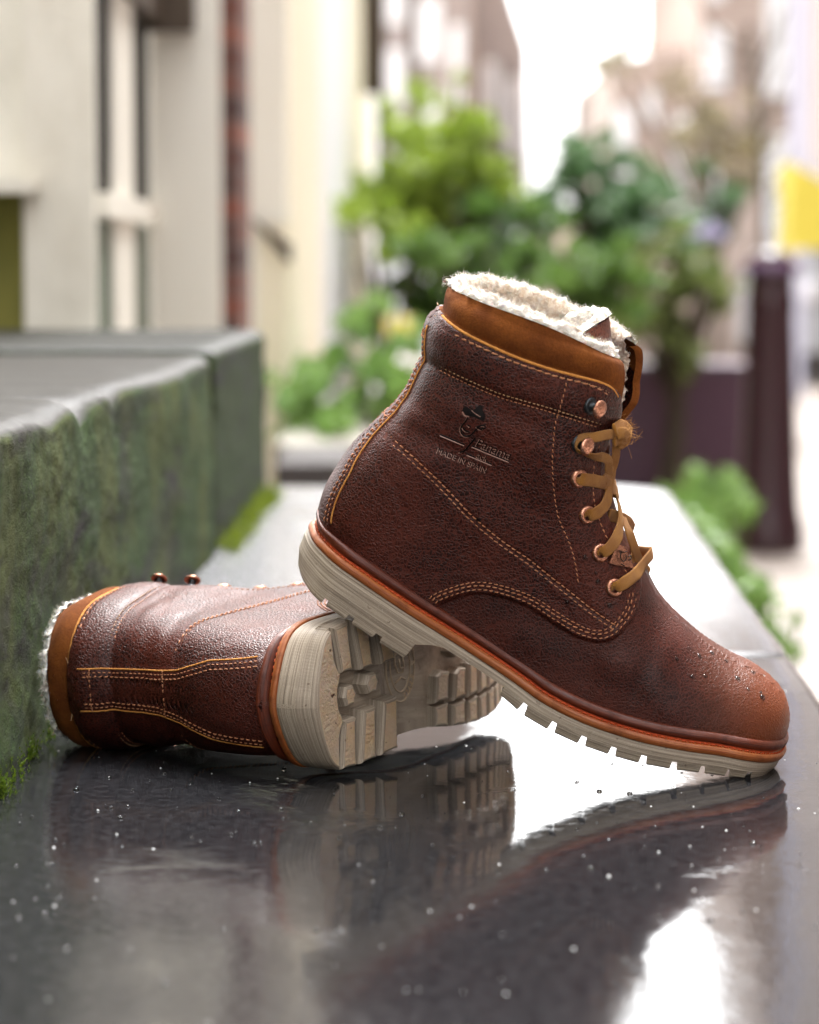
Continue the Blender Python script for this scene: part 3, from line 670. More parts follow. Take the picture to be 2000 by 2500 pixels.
# heel: the recessed floor sits at -.0235
hu = [(a, w_) for a, w_ in half if a < .0215]
ring_o = [p for p in OUT if p[0] < .0165]
near = [p for p in OUT[:len(half)] if p[0] < .0235]; farr = [p for p in OUT[len(half)-1:] if p[0] < .0235]
U = [tuple(p) for p in farr] + [tuple(p) for p in near]
U = U + [(.0255, near[-1][1]), (.0275, -.024), (.0350, -.0145), (.0335, -.010), (.0300, -.0055), (.0290, 0), (.0300, .0055), (.0335, .010), (.0350, .0145), (.0275, .024), (.0255, farr[0][1])]
lug(U, hB, HH)
hs = [(.0285, .0450), (.0480, .0640), (.0670, .0850)]
for sd in (-1, 1):
    for k, (a0, a1) in enumerate(hs):
        wi = (.0135, .0115, .0105)[k]; sl_ = .004
        e0, e1 = wout(a0, sd), wout(a1, sd)
        def top(a): return np.full(np.shape(a), -.0345)
        lug([(a0, e0), (a1 - .0, e1), (a1 + sl_ * .6, sd * wi), (a0 + sl_ + .002, sd * wi)], hB, top)
for (ca, cw) in ((.0435, -.001), (.0650, .002)):
    lug([(ca - .007, cw), (ca - .004, cw - .0065), (ca + .004, cw - .0065), (ca + .007, cw), (ca + .004, cw + .0065), (ca - .004, cw + .0065)], hB, lambda a: np.full(np.shape(a), -.0335))
for sd in (-1, 1):
    for (a0, a1) in ((.0255, .0285), (.0450, .0480), (.0640, .0670)):
        e0, e1 = wout(a0 - .001, sd), wout(a1 + .001, sd)
        V, F, UV = prism([(a0 - .001, e0 - sd * .0004), (a1 + .001, e1 - sd * .0004), (a1 + .001, e1 - sd * .009), (a0 - .001, e0 - sd * .009)], hB, lambda a: np.full(np.shape(a), -.0305), draft=.0001, bev=.0002)
        o = uvmesh('tread_rim', V, F, UV, M['rubber'], outsole, False)
# shank emblem: raised oval rings and lettering
EA, EW = .1165, .0
def onsole(pts, dh): pts = np.array(pts); return fp3(pts[:, 0], pts[:, 1], hbase(pts[:, 0]) - dh)
MBe = MB()
for ra, rw, rr_ in ((.0150, .0225, .0006), (.0105, .0165, .0005)):
    t = np.linspace(0, 2 * math.pi, 61); MBe.tube(onsole(np.stack([EA + ra * np.cos(t), EW + rw * np.sin(t)], 1), .0002), rr_)
for s in ([(-.007,.006),(-.002,.0085),(.002,.010),(.006,.011)], [(-.005,.009),(-.0055,.002),(-.003,-.004),(.002,-.005),(.004,-.001),(.003,.006)], [(-.006,-.010),(.0,-.0075),(.005,-.010)], [(-.001,.004),(.000,-.002),(.003,-.002)]):
    MBe.tube(onsole(np.array(s) + [EA, EW], .0002), .0006)
emb = MBe.build('sole_emblem', M['rubberin'], outsole, True)
def text_mesh(txt, size, bold=0.0):
    c = bpy.data.curves.new('t', 'FONT'); c.body = txt; c.size = size; c.align_x = 'CENTER'; c.offset = bold; c.resolution_u = 3; o = bpy.data.objects.new('t', c); COL.objects.link(o)
    dg = bpy.context.evaluated_depsgraph_get(); me = bpy.data.meshes.new_from_object(o.evaluated_get(dg)); V = np.array([tuple(v.co) for v in me.vertices]); F = [tuple(p.vertices) for p in me.polygons]
    bpy.data.objects.remove(o); bpy.data.curves.remove(c); bpy.data.meshes.remove(me); return V, F
def ringtext(txt, t0, dt):
    mbt = MB()
    for k, ch in enumerate(txt):
        if ch == ' ': continue
        V, F = text_mesh(ch, .0052, .0001); th = t0 + dt * k; ca, sa = math.cos(th), math.sin(th); P = []
        for v in V: r_ = .0 ; x, y = v[0], v[1] - .0018; P.append((EA + .0128 * ca + y * ca + x * sa, EW + .0195 * sa + y * sa - x * ca))
        for dh in (.0009,): mbt.add(onsole(P, dh), F)
    return mbt
mt_ = ringtext('LIFE & STYLE', R(62), -R(13)); mt_.build('sole_lettering', M['tread'], outsole)
# forefoot lugs
fa = [.1415, .1585, .1755, .1925, .2095, .2265, .2435, .2600, .2755]
hF = lambda a: np.interp(a, [.14, .16, .22, .27, .31], [-.0215, -.0232, -.0235, -.0225, -.0205])
for k, a0 in enumerate(fa):
    for sd in (-1, 1):
        a1 = a0 + .0143
        if k == len(fa) - 1: a1 = a0 + .012
        e0, e1 = wout(a0, sd), wout(a1, sd); m_ = sd * (abs(min(abs(e0), abs(e1))) * .70); wi = sd * (.010 + .002 * (k % 2)); c = .0035
        lug([(a0, e0), (a1, e1), (a1 + c * .35, m_), (a0 + c * .35, m_)], hB, hF)
        lug([(a0 + c * .4, m_ - sd * .0009), (a1 + c * .4, m_ - sd * .0009), (a1 + c, wi + sd * .002), (a0 + c + .0065, wi), (a0 + c + .001, wi + sd * .003)], hB, lambda a: hF(a) - .0004)
for k, a0 in enumerate(fa[1:-1:2]):
    lug([(a0, 0), (a0 + .007, -.0062), (a0 + .0135, -.0062), (a0 + .018, 0), (a0 + .0135, .0062), (a0 + .007, .0062)], hB, hF)
tipo = [tuple(p) for p in OUT if p[0] > fa[-1] + .0145]
tipo = sorted([p for p in tipo if p[1] < 0], key=lambda p: p[0]) + sorted([p for p in tipo if p[1] >= 0], key=lambda p: -p[0])
lug(tipo + [(fa[-1] + .0175, .012), (fa[-1] + .021, 0), (fa[-1] + .0175, -.012)], hB, hF)
# lowest point of the standing boot
# ------------------------------------------------------------------ stitching, raw edges, hardware, laces, pressed mark
def offline(P, d):
    """offset a side-view line to its left by d"""
    t = np.gradient(P, axis=0); t /= np.linalg.norm(t, axis=1)[:, None]; n = np.stack([-t[:, 1], t[:, 0]], 1); return P + n * d
def trimline(P, a, b):
    L = arclen(P) / arclen(P)[-1]; return P[(L >= a) & (L <= b)]
def stitches(P, length=.0026, gap=.0009, r=.00042, slant=.10, sides=(-1,), off=.0001, mb=None):
    L = arclen(P); n = int(L[-1] / (length + gap)); mb = mb or MB(); rg = random.Random(int(L[-1] * 1e6))
    s = (np.arange(n) + .5) * (length + gap); f = lambda v: np.stack([np.interp(v, L, P[:, k]) for k in (0, 1)], 1)
    c = f(s); t = f(s + .0004) - f(s - .0004); t /= np.linalg.norm(t, axis=1)[:, None]; nn_ = np.stack([-t[:, 1], t[:, 0]], 1)
    rs = np.array([rg.uniform(.85, 1.12) for _ in range(n)]); sl_ = slant + np.array([rg.uniform(-.06, .06) for _ in range(n)])
    h = (length / 2 * rs)[:, None]; a = c - t * h - nn_ * h * sl_[:, None]; b = c + t * h + nn_ * h * sl_[:, None]
    for sd in sides:
        Pa, _ = S3(a, off - r * .4, sd); Pm, Nm = S3(c, off + r * .6, sd); Pb, _ = S3(b, off - r * .4, sd)
        for i in range(n):
            q_ = [Pa[i], Pa[i] * .7 + Pm[i] * .3 + Nm[i] * r * .45, Pm[i] + Nm[i] * r * .1, Pb[i] * .7 + Pm[i] * .3 + Nm[i] * r * .45, Pb[i]]
            mb.tube(q_, np.array([.35, .9, 1.0, .9, .35]) * r, 5)
    return mb
BOTH = (-1, 1)
def gridpt(i, c, off, sd):
    j = np.clip(c.astype(int), 0, NM - 1); f = (c - j)[:, None]; P = X3[i, j] * (1 - f) + X3[i, j + 1] * f; n = NN2[i, j] * (1 - f) + NN2[i, j + 1] * f; P = P + n * off; P = P * [1, sd, 1] * 1.; 
    P[:, 1] = P[:, 1] * (-1 if False else 1); return P, n * [1, sd, 1]
def backstitch(dw, length, gap, r, sd, mb):
    _, rc = back_line(dw); i = rc[:, 0].astype(int); P, n = gridpt(i, rc[:, 1], 0, sd); L = arclen(P); k = int(L[-1] / (length + gap)); s_0 = (np.arange(k) + .5) * (length + gap)
    g = lambda A, v: np.stack([np.interp(v, L, A[:, q]) for q in range(3)], 1)
    for s0 in s_0[:-1]:
        q_ = g(P, s0 + np.array([-.5, -.3, 0, .3, .5]) * length) + g(n, np.full(5, s0)) * (np.array([-.3, .5, .9, .5, -.3]) * r)[:, None]; mb.tube(q_, np.array([.35, .9, 1., .9, .35]) * r, 5)
for sd in BOTH:
    o1 = (sd,)
    mt = MB(); stitches(LP['s1'], .0034, .0011, .00058, .16, o1, mb=mt); mt.build('stitching', M['thread'], cuff, True)
    mt = MB(); ctl = LP['cufftop']; stitches(offline(trimline(ctl, .02, .98), -.0026), .0012, .0009, .0003, .0, o1, mb=mt)
    cbl = trimline(LP['cuffbot'], .07, .97); stitches(offline(cbl, .0013), .0016, .0009, .00034, 0, o1, mb=mt); mt.build('stitching', M['threadtan'], cuff, True)
    mt = MB(); stitches(offline(cbl, -.0012), .0016, .0009, .00034, 0, o1, mb=mt)
    stitches(LP['vert'], .0021, .0012, .00036, .25, o1, mb=mt)
    stitches(offline(LP['diag'], .0011), .0026, .0010, .00048, .12, o1, mb=mt); stitches(offline(LP['diag'], -.0016), .0024, .0012, .00042, .12, o1, mb=mt)
    qe = trimline(LP['quarter'], .015, .99)
    for d_, l_, r_ in ((.0022, .0022, .00038), (.0046, .0026, .00048), (.0066, .0022, .00036)): stitches(offline(qe, d_), l_, .0011, r_, .1, o1, mb=mt)
    fcl = trimline(LP['facing'], .16, .97)
    stitches(offline(fcl, -.0022), .0022, .0011, .00036, .1, o1, mb=mt); stitches(offline(fcl, -.0046), .0028, .0011, .00050, .1, o1, mb=mt)
    mt.build('stitching', M['thread'], quarter, True)
    mt = MB(); backstitch(.0022, .0020, .0011, .00036, sd, mt); backstitch(.0046, .0026, .0011, .00046, sd, mt); mt.build('stitching', M['thread'], backstay, True)
    P_, n_ = gridpt(BRC[:, 0].astype(int), BRC[:, 1], .0001, sd); mt = MB(); mt.tube(P_[::2], .00052, 7); mt.build('raw_edge', M['rawedge'], backstay, True)
for row in (NR - 66, NR - 24):
    mt = MB(); cs = np.concatenate([np.linspace(1, 0, 30) ** 1.0]); ce = [c for i_, c in BRC if int(i_) == row]; ce = ce[0] if ce else 14.
    for sd in BOTH:
        cc = np.linspace(ce, 0, 60); P_, n_ = gridpt(np.full(60, row), cc, .0001, sd); L_ = arclen(P_); s_0 = np.arange(.001, L_[-1] - .001, .0031)
        for s0 in s_0:
            g_ = lambda A, v: np.stack([np.interp(v, L_, A[:, q]) for q in range(3)], 1)
            q_ = g_(P_, s0 + np.array([-.5, -.3, 0, .3, .5]) * .0021) + g_(n_, np.full(5, s0)) * (np.array([-.3, .5, .9, .5, -.3]) * .00036)[:, None]; mt.tube(q_, np.array([.35, .9, 1., .9, .35]) * .00040, 5)
    mt.build('stitching', M['thread'], backstay, True)
def rawtube(P, r, name, mt_, parent, off=0.0, sides=BOTH, flat=1.):
    for sd in sides:
        p, n = S3(P, off, sd); rg = np.array([1 + .18 * noise.noise(Vector(q_) * 900) for q_ in p]); mb = MB(); mb.tube(p, r * rg, 7); mb.build(name, mt_, parent, True)
rawtube(offline(trimline(ctl, .05, .985), -.0004), .00085, 'raw_edge', M['rawedge'], cuff, .0004)
rawtube(trimline(LP['facing'], .0, .17), .0007, 'raw_edge', M['rawedge'], cuff, -.0002)
rawtube(offline(qe, .0002), .00050, 'raw_edge', M['rawdark'], quarter, -.0007)
# hardware ------------------------------------------------------------
def frame_at(px, off=0., sd=-1):
    q_ = hitpx([px]); P, n = S3(q_, off, sd); return P[0], n[0], q_[0]
EYE = [(1500,1435),(1466,1350),(1434,1257),(1414,1168)]
HOOK = [(1413,1083),(1443,991)]
def eyelet(P, n):
    mb = MB(); mb.lathe([(.0025,-.001),(.0025,.0006),(.0029,.0015),(.0039,.0020),(.0050,.0014),(.0055,.0004),(.0055,-.0004)], P, n, 28); e = mb.build('eyelet', M['copper'], boot, True)
    mb = MB(); mb.lathe([(.0024,.0001),(.0001,.0001)], P, n, 16); mb.build('hole', M['black'], e, True)
def hook(P, n, i):
    t = np.array([.9, 0, .0]); lean = n + np.array([.42, 0, -0.05]); lean /= np.linalg.norm(lean)
    e = MB(); e.lathe([(.0050,-.0006),(.0052,.0006),(.0040,.0012),(.0026,.0014),(.0022,.0050),(.0026,.0062)], P, lean, 24); b = e.build('lace_hook', M['gunmetal'], boot, True)
    c = P + lean * .0066; e = MB(); e.lathe([(.0001,-.0006),(.0042,-.0005),(.0053,.0002),(.0051,.0009),(.0038,.0018),(.0020,.0023),(.0001,.0024)], c, lean, 28); e.build('stud', M['copper'], b, True)
EP = []
for px in EYE:
    for sd in (-1, 1):
        P, n, q_ = frame_at(px, 0, sd); eyelet(P, n); EP.append((P, n))
HP = []
for px in HOOK:
    for sd in (-1, 1):
        P, n, q_ = frame_at(px, 0, sd); hook(P, n, 0); HP.append((P, n))
# triangular metal tag at the second eyelet
tri = [(1484,1388),(1538,1388),(1514,1330),(1500,1335)]
tri = [(1482,1375),(1540,1390),(1516,1338),(1500,1330)]
P2 = hitpx(tri); Pt, Nt_ = S3(P2, .0026); Pb_, _ = S3(P2, .0014); 
V = [*Pt, *Pb_]; k = len(tri); F = [tuple(range(k)), tuple(range(2 * k - 1, k - 1, -1))] + [(i, (i + 1) % k, k + (i + 1) % k, k + i) for i in range(k)]
tagm = mobj('metal_tag', V, F, M['copper'], boot, False)
mb = MB()
for ln in ([(1503,1346),(1512,1350),(1520,1350)], [(1508,1350),(1507,1362),(1513,1372),(1520,1368),(1519,1356)], [(1508,1378),(1517,1383)], [(1524,1362),(1529,1360),(1531,1366),(1526,1370)]):
    p, _ = S3(resample(hitpx(ln), n=10), .0028); mb.tube(p, .00035, 5)
mb.build('engraving', M['burnt'], tagm, True)
# laces: flat woven bands
def loc3(px, py, yo): q_ = loc(px, py, yo); return np.array([q_[0], yo, q_[1]])
def band(P, Wd, width=.0072, th=.0015, name='lace', parent=None):
    P = np.array(P, float); L0 = arclen(P); Pr = resample(P, .0012, smooth=2); s = arclen(Pr) / arclen(Pr)[-1]; W_ = np.array(Wd, float); sW = L0 / L0[-1]
    Wr = np.stack([np.interp(s, sW, W_[:, k]) for k in range(3)], 1); T_ = np.gradient(Pr, axis=0); T_ /= np.linalg.norm(T_, axis=1)[:, None]
    Nn_ = Wr - (Wr * T_).sum(1)[:, None] * T_; Nn_ /= np.linalg.norm(Nn_, axis=1)[:, None] + 1e-9; Bd = np.cross(T_, Nn_)
    V = []; UV = []; F = []; K = 12; cum = arclen(Pr)
    for i in range(len(Pr)):
        wi = width * (1 + .07 * noise.noise(Vector(Pr[i]) * 300))
        for k in range(K):
            a = 2 * math.pi * k / K; cx = math.copysign(abs(math.cos(a)) ** .7, math.cos(a)); cy = math.sin(a)
            V.append(Pr[i] + Bd[i] * cx * wi / 2 + Nn_[i] * (cy * th / 2 + .0003 * cx * cx)); UV.append(((cx + 1) / 2, cum[i]))
    for i in range(len(Pr) - 1):
        for k in range(K): F.append((i * K + k, i * K + (k + 1) % K, (i + 1) * K + (k + 1) % K, (i + 1) * K + k))
    F += [tuple(range(K))[::-1], tuple(range((len(Pr) - 1) * K, len(Pr) * K))]
    return uvmesh(name, V, F, UV, M['lace'], parent or boot)
def eye3(i, sd): return EP[2 * i + (0 if sd < 0 else 1)]
def up_(P, n, h): return P + n * h
def lacepath(pts, nr, **kw): return band(pts, nr, **kw)
nf_ = np.array([.55, -.83, 0.]); nfw = np.array([1., 0, .1]); nfar = np.array([.55, .83, 0])
def near_to_far(i, j, topn, width=.0064):
    """band out of near eyelet i, over the facing, across the tongue, to the far eyelet j"""
    P0, n0 = eye3(i, -1); P1, n1 = eye3(j, 1); pts = [P0 - n0 * .003, P0 + n0 * .0006, *[np.array(p) for p in topn], P1 + n1 * .0006, P1 - n1 * .003]
    k = len(topn); nr = [n0, n0] + [nf_ * (1 - (q_ + .5) / k) + nfar * ((q_ + .5) / k) + np.array([.5, 0, .1]) for q_ in range(k)] + [n1, n1]
    return band(pts, nr, width)
def sp(px, py, off=.0016):      # just above the near outer surface under this image point
    P, n = S3(hitpx([(px, py)]), off); return P[0]
def near_lace(i, surf, free, end, width=.0074):
    P0, n0 = eye3(i, -1); pts = [P0 - n0 * .002 , P0 + n0 * .0018] + [sp(*p) for p in surf] + [loc3(*p) for p in free]; nr = [n0, n0 + [.3, 0, 0]] + [n0] * len(surf)
    for p in free: u = (p[2] + .03) / .06; nr.append(nf_ * (1 - u) + nfar * u + np.array([.6, 0, .15]))
    if end is not None: P1, n1 = eye3(end, 1); pts += [P1 + n1 * .0015, P1 - n1 * .002]; nr += [n1, n1]
    return band(pts, nr, width)
near_lace(0, [(1520,1422,.0024), (1545,1402,.0026)], [(1574,1372,-.016), (1590,1352,-.004), (1586,1350,.008)], 0)
near_lace(1, [(1482,1338,.0024), (1498,1312,.0026)], [(1515,1272,-.020), (1512,1235,-.012), (1503,1205,-.004), (1500,1180,.010)], 3)
near_lace(2, [(1452,1250,.0024), (1470,1228,.0026)], [(1488,1190,-.022), (1497,1150,-.016), (1500,1120,-.010), (1500,1095,.004)], None)
near_lace(3, [(1434,1170,.0024), (1452,1174,.0024), (1470,1180,.0026)], [(1494,1190,-.018), (1502,1196,-.004), (1506,1204,.008)], 2)
band([loc3(1582,1400,.012), loc3(1562,1372,.000), loc3(1548,1335,-.010), loc3(1536,1300,-.012), loc3(1520,1262,-.006)], [nf_ + [.6, 0, 0]] * 5)
band([loc3(1545,1292,.022), loc3(1537,1278,.008), loc3(1515,1265,-.008), loc3(1486,1256,-.020)], [nf_ + [.6, 0, 0]] * 4)
band([loc3(1520,1385,-.018), loc3(1545,1362,-.008), loc3(1540,1330,.002)], [nf_ + [.6, 0, 0]] * 3)
h0, hn = HP[0]; sv = h0 + hn * .0035
band([loc3(1492,1172,-.016), loc3(1486,1150,-.024), loc3(1484,1122,-.030), sp(1462,1114,.003), sv + [.0036, 0, -.0052], sv + [-.0030, 0, -.0022], sv + [-.0022, 0, .0034], sp(1440,1062,.0045), sp(1468,1056,.005), loc3(1498,1060,-.030)],
     [nf_, nf_, nf_, hn + [0, 0, .3], hn * .4 + [0, 0, -1], hn * .2 + [-1, 0, 0], hn * .4 + [-.3, 0, 1], hn + [.1, 0, .4], hn + [.2, 0, .3], nf_], .0058)
band([loc3(1476,1172,-.028), loc3(1496,1140,-.016), loc3(1503,1112,-.018), loc3(1508,1085,-.022), loc3(1520,1068,-.020)], [nf_] * 5, .0062)
kn = [(1498,1078,-.030), (1520,1068,-.022), (1534,1048,-.012), (1528,1032,-.006), (1510,1034,-.012), (1502,1052,-.024), (1516,1072,-.026), (1536,1066,-.012), (1532,1046,.004), (1514,1040,.010)]
kp = [loc3(*k_) for k_ in kn]; kc = np.mean(kp, 0)
band(kp, [(p - kc) + np.array([.004, -.004, .001]) for p in kp], .0066, .0022, 'lace_knot')
band([loc3(1500,1050,-.032), loc3(1516,1040,-.022), loc3(1532,1052,-.010), loc3(1526,1074,-.014), loc3(1508,1080,-.024)], [nf_ + [.4, 0, .3]] * 5, .0075, .0024, 'lace_knot')
band([loc3(1505,1060,-.03), loc3(1522,1056,-.027), loc3(1530,1072,-.018), loc3(1512,1086,-.020)], [nf_ + [.3, 0, .2]] * 4, .007, .002, 'lace_knot')
# stray fibres on the knot
mb = MB(); rg = random.Random(11)
for _ in range(170):
    p = np.array(kp[rg.randrange(len(kp))]) + np.array([rg.gauss(0, .0025) for _ in range(3)]); d = np.array([rg.gauss(.5, .7), rg.gauss(-.3, .5), rg.gauss(.1, .8)]); d /= np.linalg.norm(d); e = np.array([rg.gauss(0, 1) for _ in range(3)])
    l = rg.uniform(.003, .0065); mb.tube([p, p + d * l * .5 + e * .0004, p + d * l + e * .0012], .00007, 3)
mb.build('lace_fibres', M['lace'], boot)
# pressed mark on the outer quarter ------------------------------------
LO = np.array([1128., 1070.]); ang = R(22.5); lx = np.array([math.cos(ang), math.sin(ang)]); ly = np.array([math.sin(ang), -math.cos(ang)])   # image px axes of the mark
def lpx(x, y): return tuple(LO + lx * x + ly * y)
def pressed(V2, F, mt_, off): q_ = hitpx([lpx(*v) for v in V2]); P, _ = S3(q_, off); return P, F
mark = MB(); glint = MB()
def ptext(txt, x, y, size, bold=.4, shear=0):
    V, F = text_mesh(txt, size, bold * .02 * size / 20); V2 = [(x + v[0] + shear * v[1], y + v[1]) for v in V]; P, F = pressed(V2, F, None, .0006); mark.add(P, F)
    V3 = [(a - 1.6, b - 2.6) for a, b in V2]; P, F = pressed(V3, F, None, .00048); glint.add(P, F)  # shifted pale copy paints each letter's lit lower edge
def pline(pts, r, tgt, dx=0, dy=0, off=.0):
    q_ = resample(hitpx([lpx(a + dx, b + dy) for a, b in pts]), .0012); P, _ = S3(q_, off); tgt.tube(P, r, 6)
ptext('Panama', 82, -3, 30, .8, .15); ptext('ack', 64, -28, 21, .8, .15)
ptext('MADE IN SPAIN', 22, -55, 19, 1.0)
for a, b in (((30, -10), (128, -10)), ((-52, -14), (12, -14)), ((26, -33), (92, -33))):
    pline([a, ((a[0] + b[0]) / 2, a[1]), b], .00040, mark, 0, 3, .0001); pline([a, ((a[0] + b[0]) / 2, a[1]), b], .00036, glint, 0, -1, .0001)
# hat, face line and letter stroke of the emblem
hat = [(-22, 62), (-26, 70), (-20, 76), (-6, 74), (2, 78), (8, 92), (16, 93), (22, 82), (30, 76), (34, 66), (30, 58), (12, 60), (0, 58), (-12, 56)]
def fillpoly(pts, tgt, off):
    c = np.mean(pts, 0); V2 = [tuple(c)] + list(pts) ; n_ = len(pts); 
    mid_ = [tuple((np.array(p) + c) / 2) for p in pts]; V2 = [tuple(c)] + mid_ + list(pts)
    F = [(0, 1 + i, 1 + (i + 1) % n_) for i in range(n_)] + [(1 + i, 1 + n_ + i, 1 + n_ + (i + 1) % n_, 1 + (i + 1) % n_) for i in range(n_)]; P, F = pressed(V2, F, None, off); tgt.add(P, F)
fillpoly(hat, mark, .0006)
pline([(-24, 60), (-14, 53), (-4, 56)], .0005, glint); pline([(-4, 72), (8, 68), (22, 66)], .0004, glint, off=.0003)
for ln in ([(-6, 54), (-8, 40), (-12, 24), (-6, 12), (6, 8), (16, 14), (24, 34), (30, 46), (42, 50)], [(22, 40), (34, 38), (44, 46)], [(-8, 26), (0, 20), (10, 22)], [(30, 14), (24, -6), (16, -28), (8, -34)], [(0, 36), (8, 34)]):
    pline(ln, .00055, mark, 0, 0, .0001); pline(ln, .00036, glint, -1.5, -2.6, .0001)
mk = mark.build('pressed_mark', M['burnt'], quarter); glint.build('pressed_glint', M['markglint'], mk)
# water drops resting on the toe
mb = MB(); rg = random.Random(3)
for px in [(1683,1580),(1708,1600),(1722,1650),(1773,1610),(1838,1640),(1845,1655),(1866,1650),(1800,1650),(1827,1682),(1858,1690),(1862,1702),(1690,1652),(1740,1600),(1652,1608),(1427,1360),(1455,1400),(1460,1420),(1489,1478),(1385,1470),(1168,1270)]:
    P, n, _ = frame_at(px, -.0002); r = rg.uniform(.0009, .0019); mb = MB(); mb.lathe([(r, 0), (r * .9, r * .28), (r * .5, r * .5), (0, r * .55)], P, n, 10); mb.build('water_bead', M['water'], vamp, True)
mn = 1e9; LOG = []
def worldco(o, Mx):
    co = np.zeros(len(o.data.vertices) * 3); o.data.vertices.foreach_get('co', co); return co.reshape(-1, 3) @ Mx[:, :3].T + Mx[:, 3]
MW = np.array([[EX[0], EY[0], EZ[0], O[0]], [EX[1], EY[1], EZ[1], O[1]], [EX[2], EY[2], EZ[2], O[2]]])
BM = [o for o in COL.objects if o.type == 'MESH' and (o.parent is boot or (o.parent and o.parent.parent is boot))]
lo = min((worldco(o, MW)[:, 2].min(), o.name) for o in BM); LOG.append(('LOWEST', lo))
LOG.append(('BMcount', len(BM), sum(len(o.data.polygons) for o in BM)))
boot.matrix_world = Matrix([list(r) for r in MW] + [[0, 0, 0, 1]])
# the second boot lies on its outer side
DELTA = FT[int(len(FT) * .16)]                   # heel direction in the side view
dh = np.array([DELTA[0], 0, DELTA[1]]); dn = np.array([dh[2], 0, -dh[0]]); dn = dn if dn[2] < 0 else -dn
A2 = R(37); TILT = R(0)
wh_ = np.array([math.sin(A2), math.cos(A2), 0.]); wn = np.array([math.cos(A2), -math.sin(A2), 0.]); wy = np.array([0, 0, 1.])
BASE = np.stack([dh, np.array([0, 1., 0]), dn], 1); TGT = np.stack([wh_, wy, wn], 1)
R2 = TGT @ BASE.T
def rotm(ax, an): return np.array(Matrix.Rotation(an, 3, Vector(ax)))
RX, RY, RZ_ = R(0), R(0), R(0)
SPIN = R(5.5)
R2 = rotm(tuple(wn), SPIN) @ R2
heel_loc = fp3(np.array([.0]), np.array([-.038]), np.array([-.030]))[0]
ANCH = np.array([-.052, 1.632, 0.006])
T2 = ANCH - R2 @ heel_loc
M2 = np.hstack([R2, T2[:, None]])
pts = np.vstack([worldco(o, M2) for o in BM if not o.name.startswith(('lace', 'stitch'))]); LOG.append(('LYING low', pts[:, 2].min(), pts[pts[:, 2].argmin()], 'regions', [(o.name, worldco(o, M2)[:, 2].min()) for o in BM if o.name in ('vamp', 'outsole', 'suede_collar', 'midsole')]))
skip = ('pressed', 'metal_tag', 'engraving', 'water_bead')
boot2 = empty('boot', (0, 0, 0), 'brown boot lying on its side with its pale tread showing', 'boot', 'pair of fleece-lined winter boots')
def dup(o, parent):
    if o.name.startswith(skip): return
    c = o.copy(); COL.objects.link(c); c.parent = parent
    for ch in list(o.children): dup(ch, c)
for o in list(boot.children): dup(o, boot2)
boot2.matrix_world = Matrix([list(r) for r in M2] + [[0, 0, 0, 1]])
open('/workdir/log.txt', 'w').write('\n'.join(map(str, LOG)))
# ------------------------------------------------------------------ stone slabs, mossy blocks, street
def LX(Y): return -.2236 + (Y - 1.795) * .0246
def RXe(Y): return .290 + (Y - 2.15) * .031
def slab_mat():
    m = mat('wet_dark_stone', (.03, .03, .032), .1); N = NT(m); v = N.coord()
    pud = N.ramp(N.noise(v, 5.5, 5, .6, .4), [(.28, 0.), (.40, 1.)]); fine = N.noise(v, 900, 3, .6); mid_ = N.noise(v, 70, 5, .65)
    sp = N.n('ShaderNodeSeparateXYZ'); N.l(v, sp.inputs[0]); farr = N.ramp(N.math('MULTIPLY_ADD', sp.outputs[1], .5, -.95), [(.0, 0.), (.35, 1.)])   # far slab's base paled to paint the sky's reflection
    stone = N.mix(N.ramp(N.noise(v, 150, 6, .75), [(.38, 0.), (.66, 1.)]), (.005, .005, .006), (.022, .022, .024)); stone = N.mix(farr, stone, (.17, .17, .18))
    sc = N.n('ShaderNodeTexNoise'); mp = N.n('ShaderNodeMapping'); mp.inputs['Scale'].default_value = (40, 160, 40); mp.inputs['Rotation'].default_value = (0, 0, .7); N.l(v, mp.inputs[0]); N.l(mp.outputs[0], sc.inputs['Vector']); sc.inputs['Detail'].default_value = 6; sc.inputs['Roughness'].default_value = .7
    stone = N.mix(N.ramp(sc.outputs[0], [(.60, 0.), (.72, .7)]), stone, (.10, .10, .10))
    N.l(stone, N.b.inputs['Base Color'])
    lf = N.ramp(N.math('ADD', N.math('MULTIPLY', sp.outputs[0], -3.), N.math('ADD', N.math('MULTIPLY', sp.outputs[1], -1.2), N.noise(v, 6, 4))), [(.0, 0.), (1., 1.)])
    lf = N.ramp(N.math('ADD', N.math('MULTIPLY_ADD', sp.outputs[0], -2.2, 1.55), N.math('ADD', N.math('MULTIPLY', sp.outputs[1], -1.1), N.math('MULTIPLY', N.noise(v, 7, 5), 1.))), [(.35, 0.), (1., 1.)])
    ro = N.math('MULTIPLY_ADD', N.math('SUBTRACT', 1., pud), .10, .018); ro = N.math('ADD', ro, N.math('MULTIPLY', N.ramp(N.noise(v, 130, 6, .75), [(.46, 0.), (.68, 1.)]), .12)); ro = N.math('ADD', N.math('ADD', ro, N.math('MULTIPLY', lf, N.math('MULTIPLY_ADD', N.noise(v, 110, 5, .7), .22, .0))), N.math('MULTIPLY', farr, .22)); N.l(ro, N.b.inputs['Roughness'])
    h = N.math('MULTIPLY', N.math('ADD', mid_, N.math('MULTIPLY', fine, .3)), N.math('MULTIPLY_ADD', N.math('SUBTRACT', 1., pud), .55, .006))
    N.l(N.bump(N.noise(v, 190, 4, .6), .00005, .6, N.bump(N.noise(v, 26, 3, .5), .00040, .5, N.bump(h, .0016, .8))), N.b.inputs['Normal']); N.b.inputs['IOR'].default_value = 1.32
    return m
M['slab'] = slab_mat()
